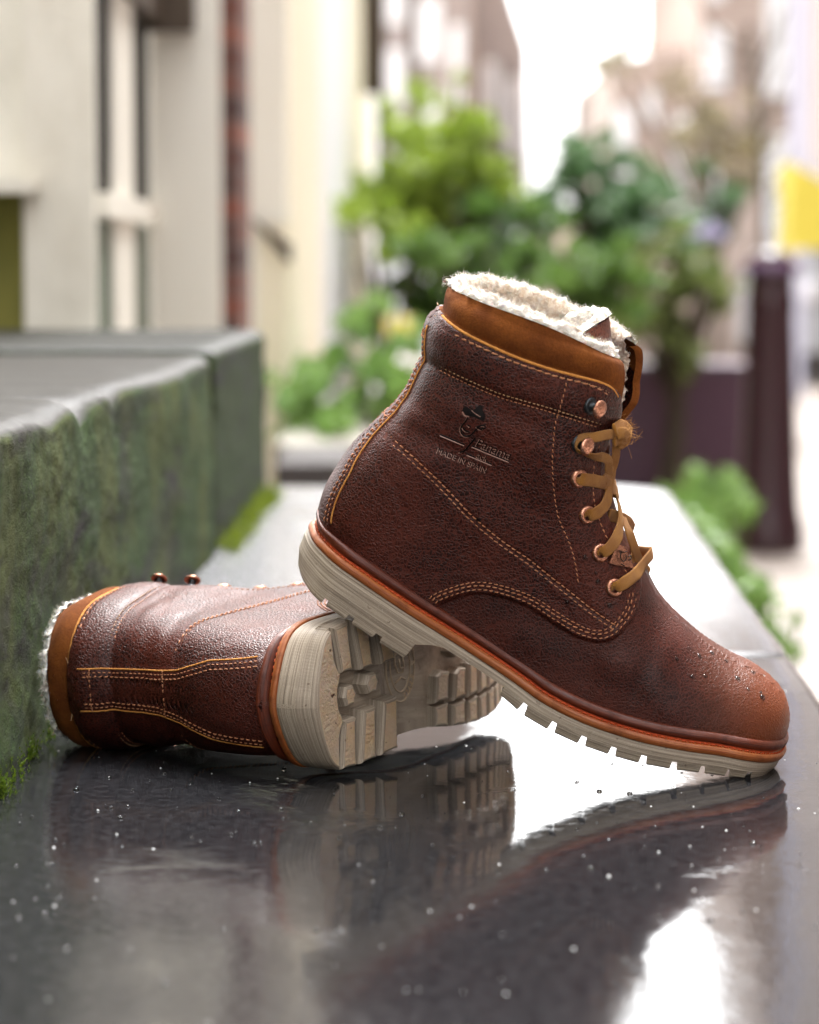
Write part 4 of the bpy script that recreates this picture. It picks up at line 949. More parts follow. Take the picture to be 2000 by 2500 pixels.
def slab(Y0, Y1, z, label, name='stone_slab', seed=0, rc=.0, thick=.14):
    ny = int((Y1 - Y0) / .012); nx = 46; V = []; F = []
    for i in range(ny + 1):
        Y = Y0 + (Y1 - Y0) * i / ny; xl = LX(Y) - .012; xr = RXe(Y) + .004 * noise.noise(Vector((seed, Y * 6, 0))) + .0015 * noise.noise(Vector((seed, Y * 40, 0)))
        if rc and Y > Y1 - rc: k = (Y - (Y1 - rc)) / rc; xr -= rc * 1.1 * (1 - math.sqrt(max(0, 1 - k * k)))
        e = min(1, (Y - Y0) / .008 + .0) if Y - Y0 < .008 else 1; e2 = min(1, (Y1 - Y) / .012)
        row = [(xl + (xr - .010 - xl) * t, Y, z - .004 * (1 - e) - .006 * (1 - e2) + .0006 * noise.noise(Vector((xl + (xr - xl) * t, Y, seed)) * 9)) for t in np.linspace(0, 1, nx)]
        for a in np.linspace(.15, 1, 6): row.append((xr - .010 + .010 * math.sin(a * math.pi / 2), Y, row[nx - 1][2] - .010 * (1 - math.cos(a * math.pi / 2))))
        row.append((xr, Y, z - thick)); V += row
    m_ = nx + 7
    for i in range(ny):
        for k in range(m_ - 1): F.append((i * m_ + k, i * m_ + k + 1, (i + 1) * m_ + k + 1, (i + 1) * m_ + k))
    b = len(V)
    for i in (0, ny):
        r = [i * m_ + k for k in range(m_)]; q0 = len(V); V.append((V[r[0]][0], V[r[0]][1], z - thick)); F.append(tuple(r + [q0]) if i == 0 else tuple((r + [q0])[::-1]))
    return tag(mobj(name, V, F, M['slab']), label, 'stone slab', 'wet stone slabs of the stoop')
slab(.35, 2.150, 0, 'wet dark stone slab carrying the two boots')
slab(2.156, 3.76, -.001, 'wet slab paled with painted sky sheen behind the boots ending in a rounded corner', seed=7, rc=.10)
def mossy(name, base, moss, lichen, sc=1.):
    m = mat(name, base, .85); N = NT(m); v = N.coord(); vs = N.coord(scale=(1, .22, .9))
    a = N.ramp(N.noise(vs, 16 * sc, 5, .65, .6), [(.36, 0.), (.50, 1.)]); b = N.ramp(N.noise(N.coord(scale=(1, .4, 1)), 380, 4, .7), [(.38, 0.), (.60, 1.)]); d = N.noise(N.coord(scale=(1, .4, 1)), 130, 5, .7)
    c = N.mix(N.ramp(d, [(.35, 0.), (.65, 1.)]), base, tuple(x * 2.3 for x in base)); mm = N.mix(b, moss, tuple(x * 2.6 for x in moss)); mm = N.mix(N.ramp(N.noise(v, 9, 4, .6), [(.45, 0.), (.62, 1.)]), mm, lichen)
    # moss on upright faces, bare wet stone on top
    g = N.n('ShaderNodeNewGeometry'); sp = N.n('ShaderNodeSeparateXYZ'); N.l(g.outputs['Normal'], sp.inputs[0]); upm = N.ramp(sp.outputs[2], [(.35, 1.), (.75, 0.)])
    c = N.mix(N.math('MULTIPLY', a, upm), c, mm); N.l(c, N.b.inputs['Base Color'])
    N.l(N.ramp(sp.outputs[2], [(.4, .85), (.8, .5)]), N.b.inputs['Roughness'])
    N.l(N.ramp(sp.outputs[2], [(.80, .30), (.97, .07)]), N.b.inputs['Specular IOR Level'])
    hh = N.math('ADD', N.math('MULTIPLY', d, .8), N.math('MULTIPLY', N.noise(v, 700, 4, .7), .5)); N.l(N.bump(N.math('MULTIPLY', hh, N.math('MULTIPLY_ADD', upm, .9, .1)), .004, 1.0), N.b.inputs['Normal']); return m
M['block'] = mossy('mossy_stone', (.011, .0095, .0075), (.014, .030, .003), (.060, .078, .008))
M['block2'] = mossy('mossy_stone_far', (.012, .012, .010), (.013, .024, .004), (.026, .042, .008))
def block(Y0, Y1, H, inset, label, mt_, chips=(), seed=0, tilt=0.):
    ny = int((Y1 - Y0) / .006); V = []; F = []; prof = []
    for t in np.linspace(0, 1, 44): prof.append((0, H * t * .94, 1))
    r = .014
    for a in np.linspace(.1, 1, 9): prof.append((-r * (1 - math.cos(a * math.pi / 2)) * 1.6, H * .94 + (H * .06) * math.sin(a * math.pi / 2), 1))
    for t in np.linspace(.02, 1, 30): prof.append((-r * 1.6 - .9 * t ** 1.5, H, .3))
    for i in range(ny + 1):
        Y = Y0 + (Y1 - Y0) * i / ny; ee = min((Y - Y0), (Y1 - Y)); er = .007 * max(0, 1 - ee / .01) ** 2
        for dx, z, k in prof:
            p = Vector((dx * 1, Y, z)); d = .0035 * noise.noise(Vector((seed, Y * 2.5, z * 6))) + .0016 * noise.noise(Vector((seed, Y * 13, z * 26))) + .0011 * noise.noise(Vector((seed, Y * 55, z * 110)))
            x = LX(Y) - inset + dx + d * k - er; zz = z - (er if z > H * .9 else 0)
            for cy, cw, cdp in chips:
                g = math.exp(-((Y - cy) / cw) ** 2); lim = H - cdp * g
                if z > H * .8 and dx > -.05: zz = zz - cdp * g * max(0, (z - H * .8) / (H * .2)) * max(0, 1 + dx / .05); x -= cdp * .35 * g * max(0, (z - H * .8) / (H * .2)) * max(0, 1 + dx / .05)
            if z >= H * .9: zz += .0012 * noise.noise(Vector((seed + 3, Y * 14, dx * 14)))
            V.append((x, Y, zz + tilt * (Y - Y0)))
    m_ = len(prof)
    for i in range(ny):
        for k in range(m_ - 1): F.append((i * m_ + k, (i + 1) * m_ + k, (i + 1) * m_ + k + 1, i * m_ + k + 1))
    for i in (0, ny):
        r_ = [i * m_ + k for k in range(m_)]; q0 = len(V); V.append((V[r_[-1]][0], V[r_[0]][1], 0)); F.append(tuple(r_ + [q0])[::-1] if i == 0 else tuple(r_ + [q0]))
    o = mobj('stone_block', V, F, mt_); 
    bm = bmesh.new(); bm.from_mesh(o.data); bmesh.ops.recalc_face_normals(bm, faces=bm.faces); bm.to_mesh(o.data); bm.free()
    return tag(o, label, 'stone block', 'mossy stone blocks of the step')
block(.35, 2.875, .212, 0, 'long mossy block with a chipped wet top edge beside the lying boot', M['block'], chips=[(1.955, .030, .016), (1.80, .05, .006), (2.12, .025, .007), (2.18, .09, -.002), (2.5, .2, .004)], tilt=-.004)
block(2.905, 3.60, .208, .001, 'short far block at the end of the mossy step', M['block2'], seed=5)
# moss along the joint
def blades(name, pts, n, h, w_, m1, m2, seed, label, cat='moss'):
    rg = random.Random(seed); V = []; F = []
    for _ in range(n):
        (x, y, z, sx, sy, sz) = pts[rg.randrange(len(pts))]; p = np.array([x + rg.gauss(0, sx), y + rg.gauss(0, sy), z + abs(rg.gauss(0, sz))]); d = np.array([rg.gauss(.2, .5), rg.gauss(-.2, .5), rg.uniform(.5, 1.4)]); d /= np.linalg.norm(d); e = np.cross(d, [rg.gauss(0, 1) for _ in range(3)]); e /= np.linalg.norm(e)
        l = h * rg.uniform(.5, 1.3); q0 = len(V); V += [p + e * w_, p - e * w_, p + d * l * .6 + e * w_ * 1.2, p + d * l * .6 - e * w_ * 1.2, p + d * l + e * w_ * .1]; F += [(q0, q0 + 1, q0 + 3, q0 + 2), (q0 + 2, q0 + 3, q0 + 4)]
    return tag(mobj(name, V, F, m1, None, False), label, cat, None, 'stuff')
def leafmat(name, a, b, sc=40, tr=.35):
    m = mat(name, a, .5); N = NT(m); v = N.coord(); N.l(N.mix(N.ramp(N.noise(v, sc, 3, .7), [(.35, 0.), (.65, 1.)]), a, b), N.b.inputs['Base Color'])
    if tr:
        t = N.n('ShaderNodeBsdfTranslucent'); N.l(N.b.inputs['Base Color'].links[0].from_socket, t.inputs[0]); mx = N.n('ShaderNodeMixShader'); mx.inputs[0].default_value = tr; o_ = [x for x in N.t.nodes if x.type == 'OUTPUT_MATERIAL'][0]; N.l(N.b.outputs[0], mx.inputs[1]); N.l(t.outputs[0], mx.inputs[2]); N.l(mx.outputs[0], o_.inputs[0])
    return m
M['moss'] = leafmat('bright_moss', (.04, .085, .006), (.12, .17, .014), 300)
M['mossfar'] = leafmat('yellow_moss', (.12, .17, .012), (.19, .24, .02), 60)
P1 = []
for (px, py) in [(8,1935),(20,1905),(40,1880),(60,1850),(80,1815),(95,1800),(110,1795),(75,1840)]: p = at_z(px, py, .002); P1.append((p[0] - .003, p[1], .0, .0035, .006, .006))
blades('moss', P1, 5200, .0024, .0004, M['moss'], None, 1, 'small bright green moss cushion in the joint at the lower left', 'moss')
P1 = []
for (px, py) in [(575,1330),(600,1300),(620,1270),(640,1240),(655,1225),(668,1215)]: p = at_z(px, py, .004); P1.append((p[0] - .004, p[1], .0, .006, .03, .007))
blades('moss', P1, 2000, .006, .0010, M['mossfar'], None, 2, 'blurred yellow green moss strip along the far joint', 'moss')
# drops on the wet slab, and grit whitened to paint glints
rg = random.Random(8); mb = MB()
for _ in range(310):
    Y = rg.uniform(1.15, 2.1) if rg.random() < .8 else rg.uniform(2.2, 3.6); x = rg.uniform(LX(Y) + .01, RXe(Y) - .01); r = rg.choice([.0004, .0006, .0008, .0013] ) * rg.uniform(.7, 1.4); mb.lathe([(r, -.0002), (r * .92, r * .28), (r * .5, r * .5), (0, r * .58)], (x, Y, .0003), (0, 0, 1), 10)
tag(mb.build('water_droplets', M['water'], None, True), 'tiny water drops scattered over the wet slab', 'water drops', None, 'stuff')
mb = MB(); mgrit = mat('glint_grit', (.85, .84, .82), .3)
for _ in range(130):
    Y = rg.uniform(1.1, 2.1); x = rg.uniform(LX(Y) + .005, RXe(Y) - .01); r = rg.uniform(.0003, .0009)
    V = [(x + r * rg.uniform(.6, 1.3) * a, Y + r * rg.uniform(.6, 1.3) * b, .0001 + r * c * rg.uniform(.5, .9)) for a, b, c in ((1,0,.2),(0,1,.2),(-1,0,.2),(0,-1,.2),(0,0,1.2),(0,0,-.3))]; mb.add(V, [(0,1,4),(1,2,4),(2,3,4),(3,0,4),(1,0,5),(2,1,5),(3,2,5),(0,3,5)])
tag(mb.build('grit', mgrit), 'grit and crumbs whitened as painted glints on the wet slab', 'grit', None, 'stuff')
# ------------------------------------------------------------------ street and far setting
ZS = -.70
def Xp(px, Y): return (px - 1000) / FPX * Y
def Zp(py, Y): d = ray(1000, py); return HC + d[2] * Y / d[1]
def paving():
    m = mat('brick_paving', (.22, .18, .15), .55); N = NT(m); v = N.coord(); br = N.n('ShaderNodeTexBrick'); N.l(v, br.inputs['Vector']); br.inputs['Scale'].default_value = 5; br.inputs['Color1'].default_value = (.26, .21, .18, 1); br.inputs['Color2'].default_value = (.19, .15, .13, 1); br.inputs['Mortar'].default_value = (.09, .08, .07, 1); br.inputs['Mortar Size'].default_value = .02
    N.l(N.mix(N.ramp(N.noise(v, 3, 4), [(.4, 0.), (.7, .6)]), br.outputs[0], (.32, .28, .24)), N.b.inputs['Base Color']); return m
st_ = MB().box((-120, -60, ZS - 1), (120, 220, ZS)).build('street', paving()); tag(st_, kind='structure')
pv = MB().box((-7, -8, ZS + .004), (.75, 8, ZS + .10)).build('pavement', paving()); tag(pv, kind='structure')
def plaster(name, a, b, st=(.25, .2, .12), amt=.35, rough=.8):
    m = mat(name, a, rough); N = NT(m); v = N.coord(scale=(1, 1, .35)); c = N.mix(N.ramp(N.noise(v, 2.2, 5, .6), [(.38, 0.), (.66, 1.)]), a, b); c = N.mix(N.ramp(N.noise(v, 5, 5, .65), [(.55, 0.), (.78, amt)]), c, st); N.l(c, N.b.inputs['Base Color']); N.l(N.bump(N.noise(v, 60, 4), .003), N.b.inputs['Normal']); return m
M['cream'] = plaster('cream_plaster', (.80, .77, .68), (.86, .84, .77)); M['cream2'] = plaster('yellow_cream_plaster', (.78, .70, .52), (.84, .78, .64), amt=.15); M['white'] = plaster('white_paint', (.74, .75, .76), (.80, .80, .82), amt=.1)
def bricks(name, a, b, mo, sc=7):
    m = mat(name, a, .8); N = NT(m); v = N.coord(rot=(R(90), 0, 0)); br = N.n('ShaderNodeTexBrick'); N.l(v, br.inputs['Vector']); br.inputs['Scale'].default_value = sc
    for k, c in (('Color1', a), ('Color2', b), ('Mortar', mo)): br.inputs[k].default_value = (*c, 1)
    br.inputs['Mortar Size'].default_value = .015; N.l(br.outputs[0], N.b.inputs['Base Color']); return m
M['brick'] = bricks('red_brown_brick', (.26, .085, .055), (.07, .035, .032), (.13, .11, .10), 5.5); M['brickpink'] = bricks('pink_brown_brick', (.42, .32, .27), (.35, .27, .23), (.46, .42, .38), 4); M['brickgrey'] = bricks('grey_brown_brick', (.34, .29, .27), (.28, .24, .23), (.4, .37, .35), 4)
M['glass'] = mat('window_glass', (.018, .017, .012), .5, spec=.05); M['frame'] = mat('painted_frame', (.78, .76, .68), .5); M['reflpane'] = mat('pane_painted_reflection', (.14, .17, .13), .5, spec=.08); M['darkwood'] = mat('dark_wood', (.055, .035, .02), .6)
M['olive'] = plaster('mossy_olive_board', (.17, .17, .04), (.24, .23, .05), (.05, .07, .02), .6)
def prismZ(poly, z0, z1):
    m_ = len(poly); V = [(x, y, z0) for x, y in poly] + [(x, y, z1) for x, y in poly]; F = [(k, (k + 1) % m_, m_ + (k + 1) % m_, m_ + k) for k in range(m_)] + [tuple(range(m_))[::-1], tuple(range(m_, 2 * m_))]
    return MB().add(V, F)
def solid(mb, name, mt_, parent=None):
    o = mb.build(name, mt_, parent); bm = bmesh.new(); bm.from_mesh(o.data); bmesh.ops.recalc_face_normals(bm, faces=bm.faces); bm.to_mesh(o.data); bm.free(); return o
def fp_(px, Y, back=0): return (Xp(px, Y), Y)
# first house on the left: pier, deep window, second pier
h1 = empty('house', (-2, 4, ZS), 'cream plastered house on the left with a deep tall window', 'house', 'houses along the alley')
h1.location = (0, 0, 0)
def hw(px0, px1, Y, y0, y1, dep, name, mt_, parent):      # upright box whose front face covers this part of the picture at depth Y
    return solid(MB().box((Xp(px0, Y), Y, Zp(y1, Y)), (Xp(px1, Y), Y + dep, Zp(y0, Y))), name, mt_, parent)
solid(prismZ([fp_(62, 3.65), fp_(236, 3.65), fp_(240, 3.8), (Xp(236, 3.8) - .5, 4.0), fp_(62, 3.9)], ZS, 9), 'wall', M['cream'], h1)
hw(-420, 62, 3.67, -9000, 462, .3, 'wall', M['cream'], h1)
hw(-420, 60, 3.80, 440, 1500, .1, 'door', M['olive'], h1); hw(-420, 90, 3.60, 440, 470, .06, 'moulding', M['cream'], h1)
YJ = 4.7
solid(prismZ([fp_(376, YJ), fp_(541, YJ), fp_(543, YJ + .5), (Xp(400, YJ) - .1, YJ + .5), (Xp(376, YJ) - .3, YJ + .3)], ZS, 9), 'wall', M['cream'], h1)
# window plane recedes from (240, 3.8) to (376, YJ)
wa, wb = np.array(fp_(240, 3.82)), np.array(fp_(376, YJ - .01)); wd = (wb - wa) / np.linalg.norm(wb - wa); wnn = np.array([-wd[1], wd[0]])
def wbox(s0, s1, z0, z1, d0, d1, name, mt_, parent):
    L_ = np.linalg.norm(wb - wa); a = wa + wd * L_ * s0; b = wa + wd * L_ * s1; return solid(prismZ([tuple(a + wnn * d0), tuple(b + wnn * d0), tuple(b + wnn * d1), tuple(a + wnn * d1)], z0, z1), name, mt_, parent)
def tpx(px):
    s = np.linspace(0, 1, 400); q_ = wa[None] + (wb - wa)[None] * s[:, None]; p = 1000 + FPX * q_[:, 0] / q_[:, 1]; return float(np.interp(px, p, s))
win = wbox(.0, 1.0, ZS, HC + .55, .052, .08, 'window', M['frame'], h1)
for a, b in ((242, 274), (322, 368)):
    wbox(tpx(a), tpx(b), HC + .085, HC + .38, .0, .02, 'pane', M['glass'], win); wbox(tpx(a), tpx(b), ZS + .2, HC + .045, .0, .02, 'pane', M['reflpane'], win)  # lower panes hold a faded reflection in their colour
wbox(tpx(274), tpx(322), ZS, HC + .55, -.006, .04, 'mullion', M['frame'], win); wbox(tpx(241), tpx(376), HC + .050, HC + .082, -.014, .04, 'transom', M['frame'], win)
wbox(.02, 1.0, HC + .37, HC + .43, -.02, .05, 'soffit_shade', M['darkwood'], h1)  # dark bar paints the shade at the window head
hw(330, 476, YJ - .07, -200, 72, .06, 'soffit_shade', M['darkwood'], h1)  # dark beam painting the shaded soffit above the jamb
hw(-420, 530, YJ + .7, -9000, 2500, .2, 'wall', M['darkwood'], h1)
# second house: brick return then cream front
h2 = empty('house', (0, 0, 0), 'narrow cream house with a red brick edge further along the alley', 'house', 'houses along the alley')
hw(536, 592, 5.3, -9000, 1500, .3, 'brick_pier', M['brick'], h2)
def ramp_wall(p0, Y0, p1, Y1, y_top, y_bot, th, name, mt_, parent, dz=0):
    a = np.array(fp_(p0, Y0)); b = np.array(fp_(p1, Y1)); d = (b - a) / np.linalg.norm(b - a); n_ = np.array([-d[1], d[0]]); z1 = 10 if y_top < -2000 else Zp(y_top, (Y0 + Y1) / 2); z0 = ZS if y_bot > 1400 else Zp(y_bot, (Y0 + Y1) / 2)
    return solid(prismZ([tuple(a), tuple(b), tuple(b + n_ * th), tuple(a + n_ * th)], z0, z1), name, mt_, parent)
hw(592, 702, 6.3, -9000, 545, .3, 'wall', M['cream'], h2); hw(592, 630, 6.3, 545, 1500, .3, 'wall', M['cream'], h2)
hw(628, 706, 6.56, 520, 1500, .1, 'window', M['olive'], h2)
solid(MB().add([(Xp(612, 6.3), 6.28, Zp(530, 6.3)), (Xp(704, 6.3), 6.28, Zp(592, 6.3)), (Xp(704, 6.3), 6.28, Zp(640, 6.3)), (Xp(640, 6.3), 6.28, Zp(562, 6.3)), (Xp(612, 6.3), 6.6, Zp(530, 6.3)), (Xp(704, 6.3), 6.6, Zp(592, 6.3)), (Xp(704, 6.3), 6.6, Zp(640, 6.3)), (Xp(640, 6.3), 6.6, Zp(562, 6.3))], [(0,1,2,3),(7,6,5,4),(0,4,5,1),(1,5,6,2),(2,6,7,3),(3,7,4,0)]), 'soffit_shade', M['darkwood'], h2)  # dark wedge paints the shaded soffit of the second window
hw(640, 704, 6.40, 690, 1500, .1, 'sill_wall', M['cream2'], h2)
ramp_wall(700, 6.3, 785, 8.0, -9000, 1500, .3, 'wall', M['cream2'], h2)
h3 = empty('house', (0, 0, 0), 'white fronted house behind the narrow cream one', 'house', 'houses along the alley')
ramp_wall(784, 8.1, 850, 10, -9000, 1500, .3, 'wall', M['white'], h3); ramp_wall(850, 10.1, 905, 13, -9000, 1500, .3, 'wall', M['cream2'], h3); ramp_wall(905, 13.1, 936, 16, -9000, 1500, .3, 'wall', M['white'], h3)
mb = MB(); mb.cyl((Xp(931, 12), 12, ZS), (Xp(931, 12), 12, 9), .02, n=12); tag(solid(mb, 'drainpipe', M['darkwood']), 'thin dark drainpipe running up the last pale house front', 'drainpipe')
mb = MB(); mb.cyl((Xp(905, 11), 10.9, .9), (Xp(905, 11), 10.9, 9), .03, n=12); tag(solid(mb, 'sign_arm', M['darkwood']), 'short dark bracket pipe hanging high on the pale house front', 'bracket')
# unseen rest of the alley, added to cut sky light on the boots
h7 = empty('house', (0, 0, 0), 'unseen brick house row on the right, added to block sky light', 'house'); solid(MB().box((3.6, -12, ZS), (5, 15, 11)), 'wall', M['brickgrey'], h7)
h8 = empty('house', (0, 0, 0), 'unseen cream house row on the left, added to block sky light', 'house'); solid(MB().box((-2.6, -12, ZS), (-1.9, 3.6, 9)), 'wall', M['cream'], h8)
for q in range(5):
    solid(MB().box((-1.9, -10.5 + q * 2.6, .6), (-1.88, -9.3 + q * 2.6, 3.0)), 'window', M['glass'], h8); solid(MB().box((3.57, -10.5 + q * 2.6, .4), (3.6, -9.3 + q * 2.6, 2.6)), 'window', M['glass'], h7)
# distant left row
h4 = empty('house', (0, 0, 0), 'tall grey brick houses at the far left end', 'house', 'houses along the alley')
Yf = 30
def gable(px, Y, ytop, apex, name, mt_, parent, dep=6):
    x0, x1 = Xp(px[0], Y), Xp(px[1], Y); z0 = ZS; zt = [Zp(t, Y) for t in ytop]; V = [(x0, Y, z0), (x1, Y, z0), (x1, Y, zt[1]), (x0, Y, zt[0])]; V += [(a, Y + dep, c) for a, b, c in V]; 
    return solid(MB().add(V, [(0,1,2,3),(7,6,5,4),(0,4,5,1),(1,5,6,2),(2,6,7,3),(3,7,4,0)]), name, mt_, parent)
gable((900, 1150), Yf, (-2500, -1500), 0, 'wall', M['brickgrey'], h4); gable((1152, 1288), Yf + 2, (-300, 120), 0, 'wall', M['brickgrey'], h4)
for (a, b, c, d) in ((945, 985, -200, 60), (945, 985, 120, 260), (1020, 1075, 0, 150), (1030, 1080, 230, 420), (1100, 1130, 60, 260), (1180, 1215, 150, 330), (1235, 1262, 190, 380), (960, 1000, 330, 520)):
    hw(a, b, Yf - .05 if b < 1151 else Yf + 1.95, c, d, .04, 'window', M['white'], h4)
for (a, b, c, d) in ((1085, 1098, -100, 330), (1135, 1148, 0, 500), (1000, 1014, -100, 300), (1160, 1175, 120, 420), (1216, 1230, 150, 420)): hw(a, b, Yf - .05 if b < 1151 else Yf + 1.95, c, d, .04, 'shutter', M['darkwood'] if a in (1000, 1216) else M['brickpink'], h4)
# right row
h5 = empty('house', (0, 0, 0), 'pinkish brown brick house with tall white windows on the right', 'house', 'houses along the alley')
gable((1488, 1705), 26, (150, 110), 0, 'wall', M['brickpink'], h5); gable((1706, 2140), 25, (-250, -2500), 0, 'wall', M['brickpink'], h5); gable((2141, 2700), 20, (-3500, -5500), 0, 'wall', M['brickgrey'], h5)
for (a, b, c, d) in ((1640, 1700, 280, 585), (1502, 1540, 260, 520), (1575, 1600, 220, 300)): hw(a, b, 25.93, c, d, .04, 'window', M['white'], h5)
for (a, b, c, d) in ((1718, 1768, 70, 215), (1862, 1925, -200, 235), (1862, 1915, 330, 580), (1958, 2040, 60, 320), (1722, 1760, 350, 470), (1725, 1760, -200, 0)): hw(a, b, 24.93, c, d, .04, 'window', M['white'], h5)
for (a, b, c, d) in ((1968, 2060, -100, 40), (1975, 2060, 330, 400)): hw(a, b, 24.9, c, d, .04, 'shutter', mat('wine_red_shutter', (.16, .05, .06), .5), h5)
mb = MB(); mb.cyl((Xp(1943, 20), 20, ZS), (Xp(1943, 20), 20, 12), .05, n=12); tag(solid(mb, 'downpipe', mat('lavender_grey_pipe', (.42, .42, .52), .4)), 'lavender grey pipe rising beside the yellow awning', 'downpipe')
hb = empty('house', (0, 0, 0), 'low pale house closing the end of the alley', 'house', 'houses along the alley'); gable((1290, 1490), 60, (560, 560), 0, 'wall', M['brickpink'], hb)
# yellow awning
aw = empty('awning', (0, 0, 0), 'bright yellow sloping awning at the right edge', 'awning'); Ya = 15
yel = mat('yellow_canvas', (.82, .70, .10), .7); x0, x1 = Xp(1925, Ya), Xp(2200, Ya); zt0, zt1, zb = Zp(395, Ya), Zp(640, Ya), Zp(610, Ya)
solid(MB().add([(x0, Ya, zb), (x1, Ya, zb), (x1, Ya, Zp(560, Ya)), (x0, Ya, zt0), (x0, Ya + .5, zb), (x1, Ya + .5, zb), (x1, Ya + .5, Zp(560, Ya)), (x0, Ya + .5, zt0)], [(0,1,2,3),(7,6,5,4),(0,4,5,1),(1,5,6,2),(2,6,7,3),(3,7,4,0)]), 'canopy', yel, aw)
mb = MB(); mb.cyl((x0 + .02, Ya + .1, ZS), (x0 + .02, Ya + .1, zb), .02); solid(mb, 'pole', M['frame'], aw)
# bollard
bo = empty('bollard', (Xp(1880, 9.7), 9.7, ZS), 'tall maroon iron bollard standing right of the purple planter', 'bollard')
mrn = mat('maroon_paint', (.030, .005, .011), .3)
mb = MB(); mb.lathe([(.122, 0), (.122, .08), (.112, .11), (.104, .16), (.080, .80), (.083, .82), (.083, .85), (.077, .87), (.076, .93), (.079, .95), (.075, .98), (.05, 1.01), (0, 1.02)], (0, 0, 0), (0, 0, 1), 28); o = mb.build('post', mrn, bo, True)
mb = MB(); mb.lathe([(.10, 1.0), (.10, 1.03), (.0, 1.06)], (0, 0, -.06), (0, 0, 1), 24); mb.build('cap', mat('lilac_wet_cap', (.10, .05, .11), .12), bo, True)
# purple planter
pl_ = empty('planter', (Xp(1660, 11), 11, ZS), 'dull purple square planter full of hanging twigs', 'planter')
pm = mat('dull_purple_paint', (.085, .034, .065), .5); pw = Xp(1850, 11) - Xp(1470, 11)
mb = MB(); t_ = .03; zt_ = Zp(890, 11) - ZS; mb.box((-pw / 2, 0, .05), (pw / 2, .5, zt_ - .03)); solid(mb, 'box', pm, pl_)
mb = MB(); mb.box((-pw / 2 - .015, -.015, zt_ - .029), (pw / 2 + .015, .515, zt_)); solid(mb, 'rim', mat('purple_rim', (.10, .055, .09), .35), pl_)
mb = MB().box((-pw / 2 + .03, .03, 0), (pw / 2 - .03, .47, .049)); solid(mb, 'foot', M['darkwood'], pl_)
# foliage
def leafcloud(clumps, n, size, seed, mtl, name='crown', parent=None, aspect=.55):
    rg = np.random.RandomState(seed); C_ = np.array(clumps); wts = C_[:, 3] * C_[:, 4] * C_[:, 5]; wts = wts / wts.sum(); V = []; F = []
    idx = rg.choice(len(C_), n, p=wts); u = rg.normal(size=(n, 3)); u /= np.linalg.norm(u, axis=1)[:, None]; r = rg.uniform(0, 1, n) ** .45; c = C_[idx, :3] + u * r[:, None] * C_[idx, 3:6]
    d = rg.normal(size=(n, 3)) + [0, 0, -.2]; d /= np.linalg.norm(d, axis=1)[:, None]; e = np.cross(d, rg.normal(size=(n, 3))); e /= np.linalg.norm(e, axis=1)[:, None]; s = size * rg.uniform(.5, 1.3, n)[:, None]
    V = np.stack([c - d * s, c + e * s * aspect, c + d * s, c - e * s * aspect], 1).reshape(-1, 3); F = np.arange(n * 4).reshape(-1, 4)
    return mobj(name, V, F, mtl, parent, False)
def clumps_px(lst, Y, dy=.8, jit=0, seed=0):
    rg = random.Random(seed); out = []
    for (px, py, rpx, rpy) in lst:
        Yc = Y + rg.uniform(-dy, dy)
        for _ in range(14): k = rg.uniform(.12, .42); out.append((Xp(px + rg.gauss(0, .62) * rpx, Yc), Yc + rg.uniform(-.4, .4), Zp(py + rg.gauss(0, .62) * rpy, Yc), rpx * k * Yc / FPX, .3, rpy * k * Yc / FPX))
    return out
def tree(label, px, Y, lst, n, size, a, b, seed, cat='tree', name='tree', group='plants of the alley', trunk=True, r=.05, dy=.8):
    root = empty(name, (0, 0, 0), label, cat, group); cl = clumps_px(lst, Y, seed=seed, dy=dy); leafcloud(cl, int(n * 2.6), size * .5, seed, leafmat('foliage', a, b, 3 if Y > 6 else 20), 'crown', root)
    if trunk:
        top = max(c[2] for c in cl); x = Xp(px, Y); rg = random.Random(seed); mb = MB(); pts = [(x, Y, ZS), (x + .05, Y, ZS + (top - ZS) * .4), (x - .03, Y + .05, ZS + (top - ZS) * .75)]; mb.tube(resample(pts, .1), np.linspace(r, r * .4, len(resample(pts, .1))), 8)
        mb.build('trunk', mat('bark', (.06, .045, .03), .9), root)
        for c in cl[::7]: mb = MB(); mb.tube([pts[1], ((pts[1][0] + c[0]) / 2, (pts[1][1] + c[1]) / 2, (pts[1][2] + c[2]) / 2 + .05), c[:3]], [r * .4, r * .3, r * .12], 6); mb.build('branch', bpy.data.materials['bark'], root)
    return root
G1 = ((.06, .13, .02), (.14, .25, .045)); YG = ((.17, .26, .02), (.32, .42, .06)); DG = ((.010, .028, .008), (.03, .07, .02)); BG = ((.045, .11, .04), (.12, .22, .09)); BR = ((.12, .10, .05), (.22, .18, .09))
tree('yellow green bushy tree left of centre', 1050, 11, [(1030,430,90,110),(980,520,90,80),(1120,370,90,60),(1060,250,60,50),(1190,430,70,60),(1000,330,60,60),(1160,330,50,40)], 2600, .055, *YG, 1)
tree('fresh green shrub reaching towards the left wall', 900, 9.5, [(900,500,80,40),(960,560,70,50),(860,520,40,30)], 900, .045, *YG, 2, trunk=True, r=.02)
tree('leaf mass painted dark as the shaded hollow of the hedge', 1180, 12.5, [(1170,520,90,90),(1200,580,80,60),(1120,600,60,50)], 3000, .06, *DG, 3)  # near-black leaf colour paints the shade of the hollow
tree('mid green tree rising above the centre', 1420, 12, [(1430,430,90,60),(1500,500,120,70),(1400,370,60,40),(1330,480,100,50),(1580,540,120,60),(1450,590,120,60),(1640,470,80,60)], 3600, .05, *BG, 4)
tree('broad green bush right behind the upright boot', 1250, 9.5, [(1250,620,120,80),(1380,640,120,80),(1100,680,110,80),(1180,760,120,90),(1330,760,120,90),(1480,700,80,80),(1050,600,60,60)], 6500, .045, *G1, 5, name='bush', cat='bush')
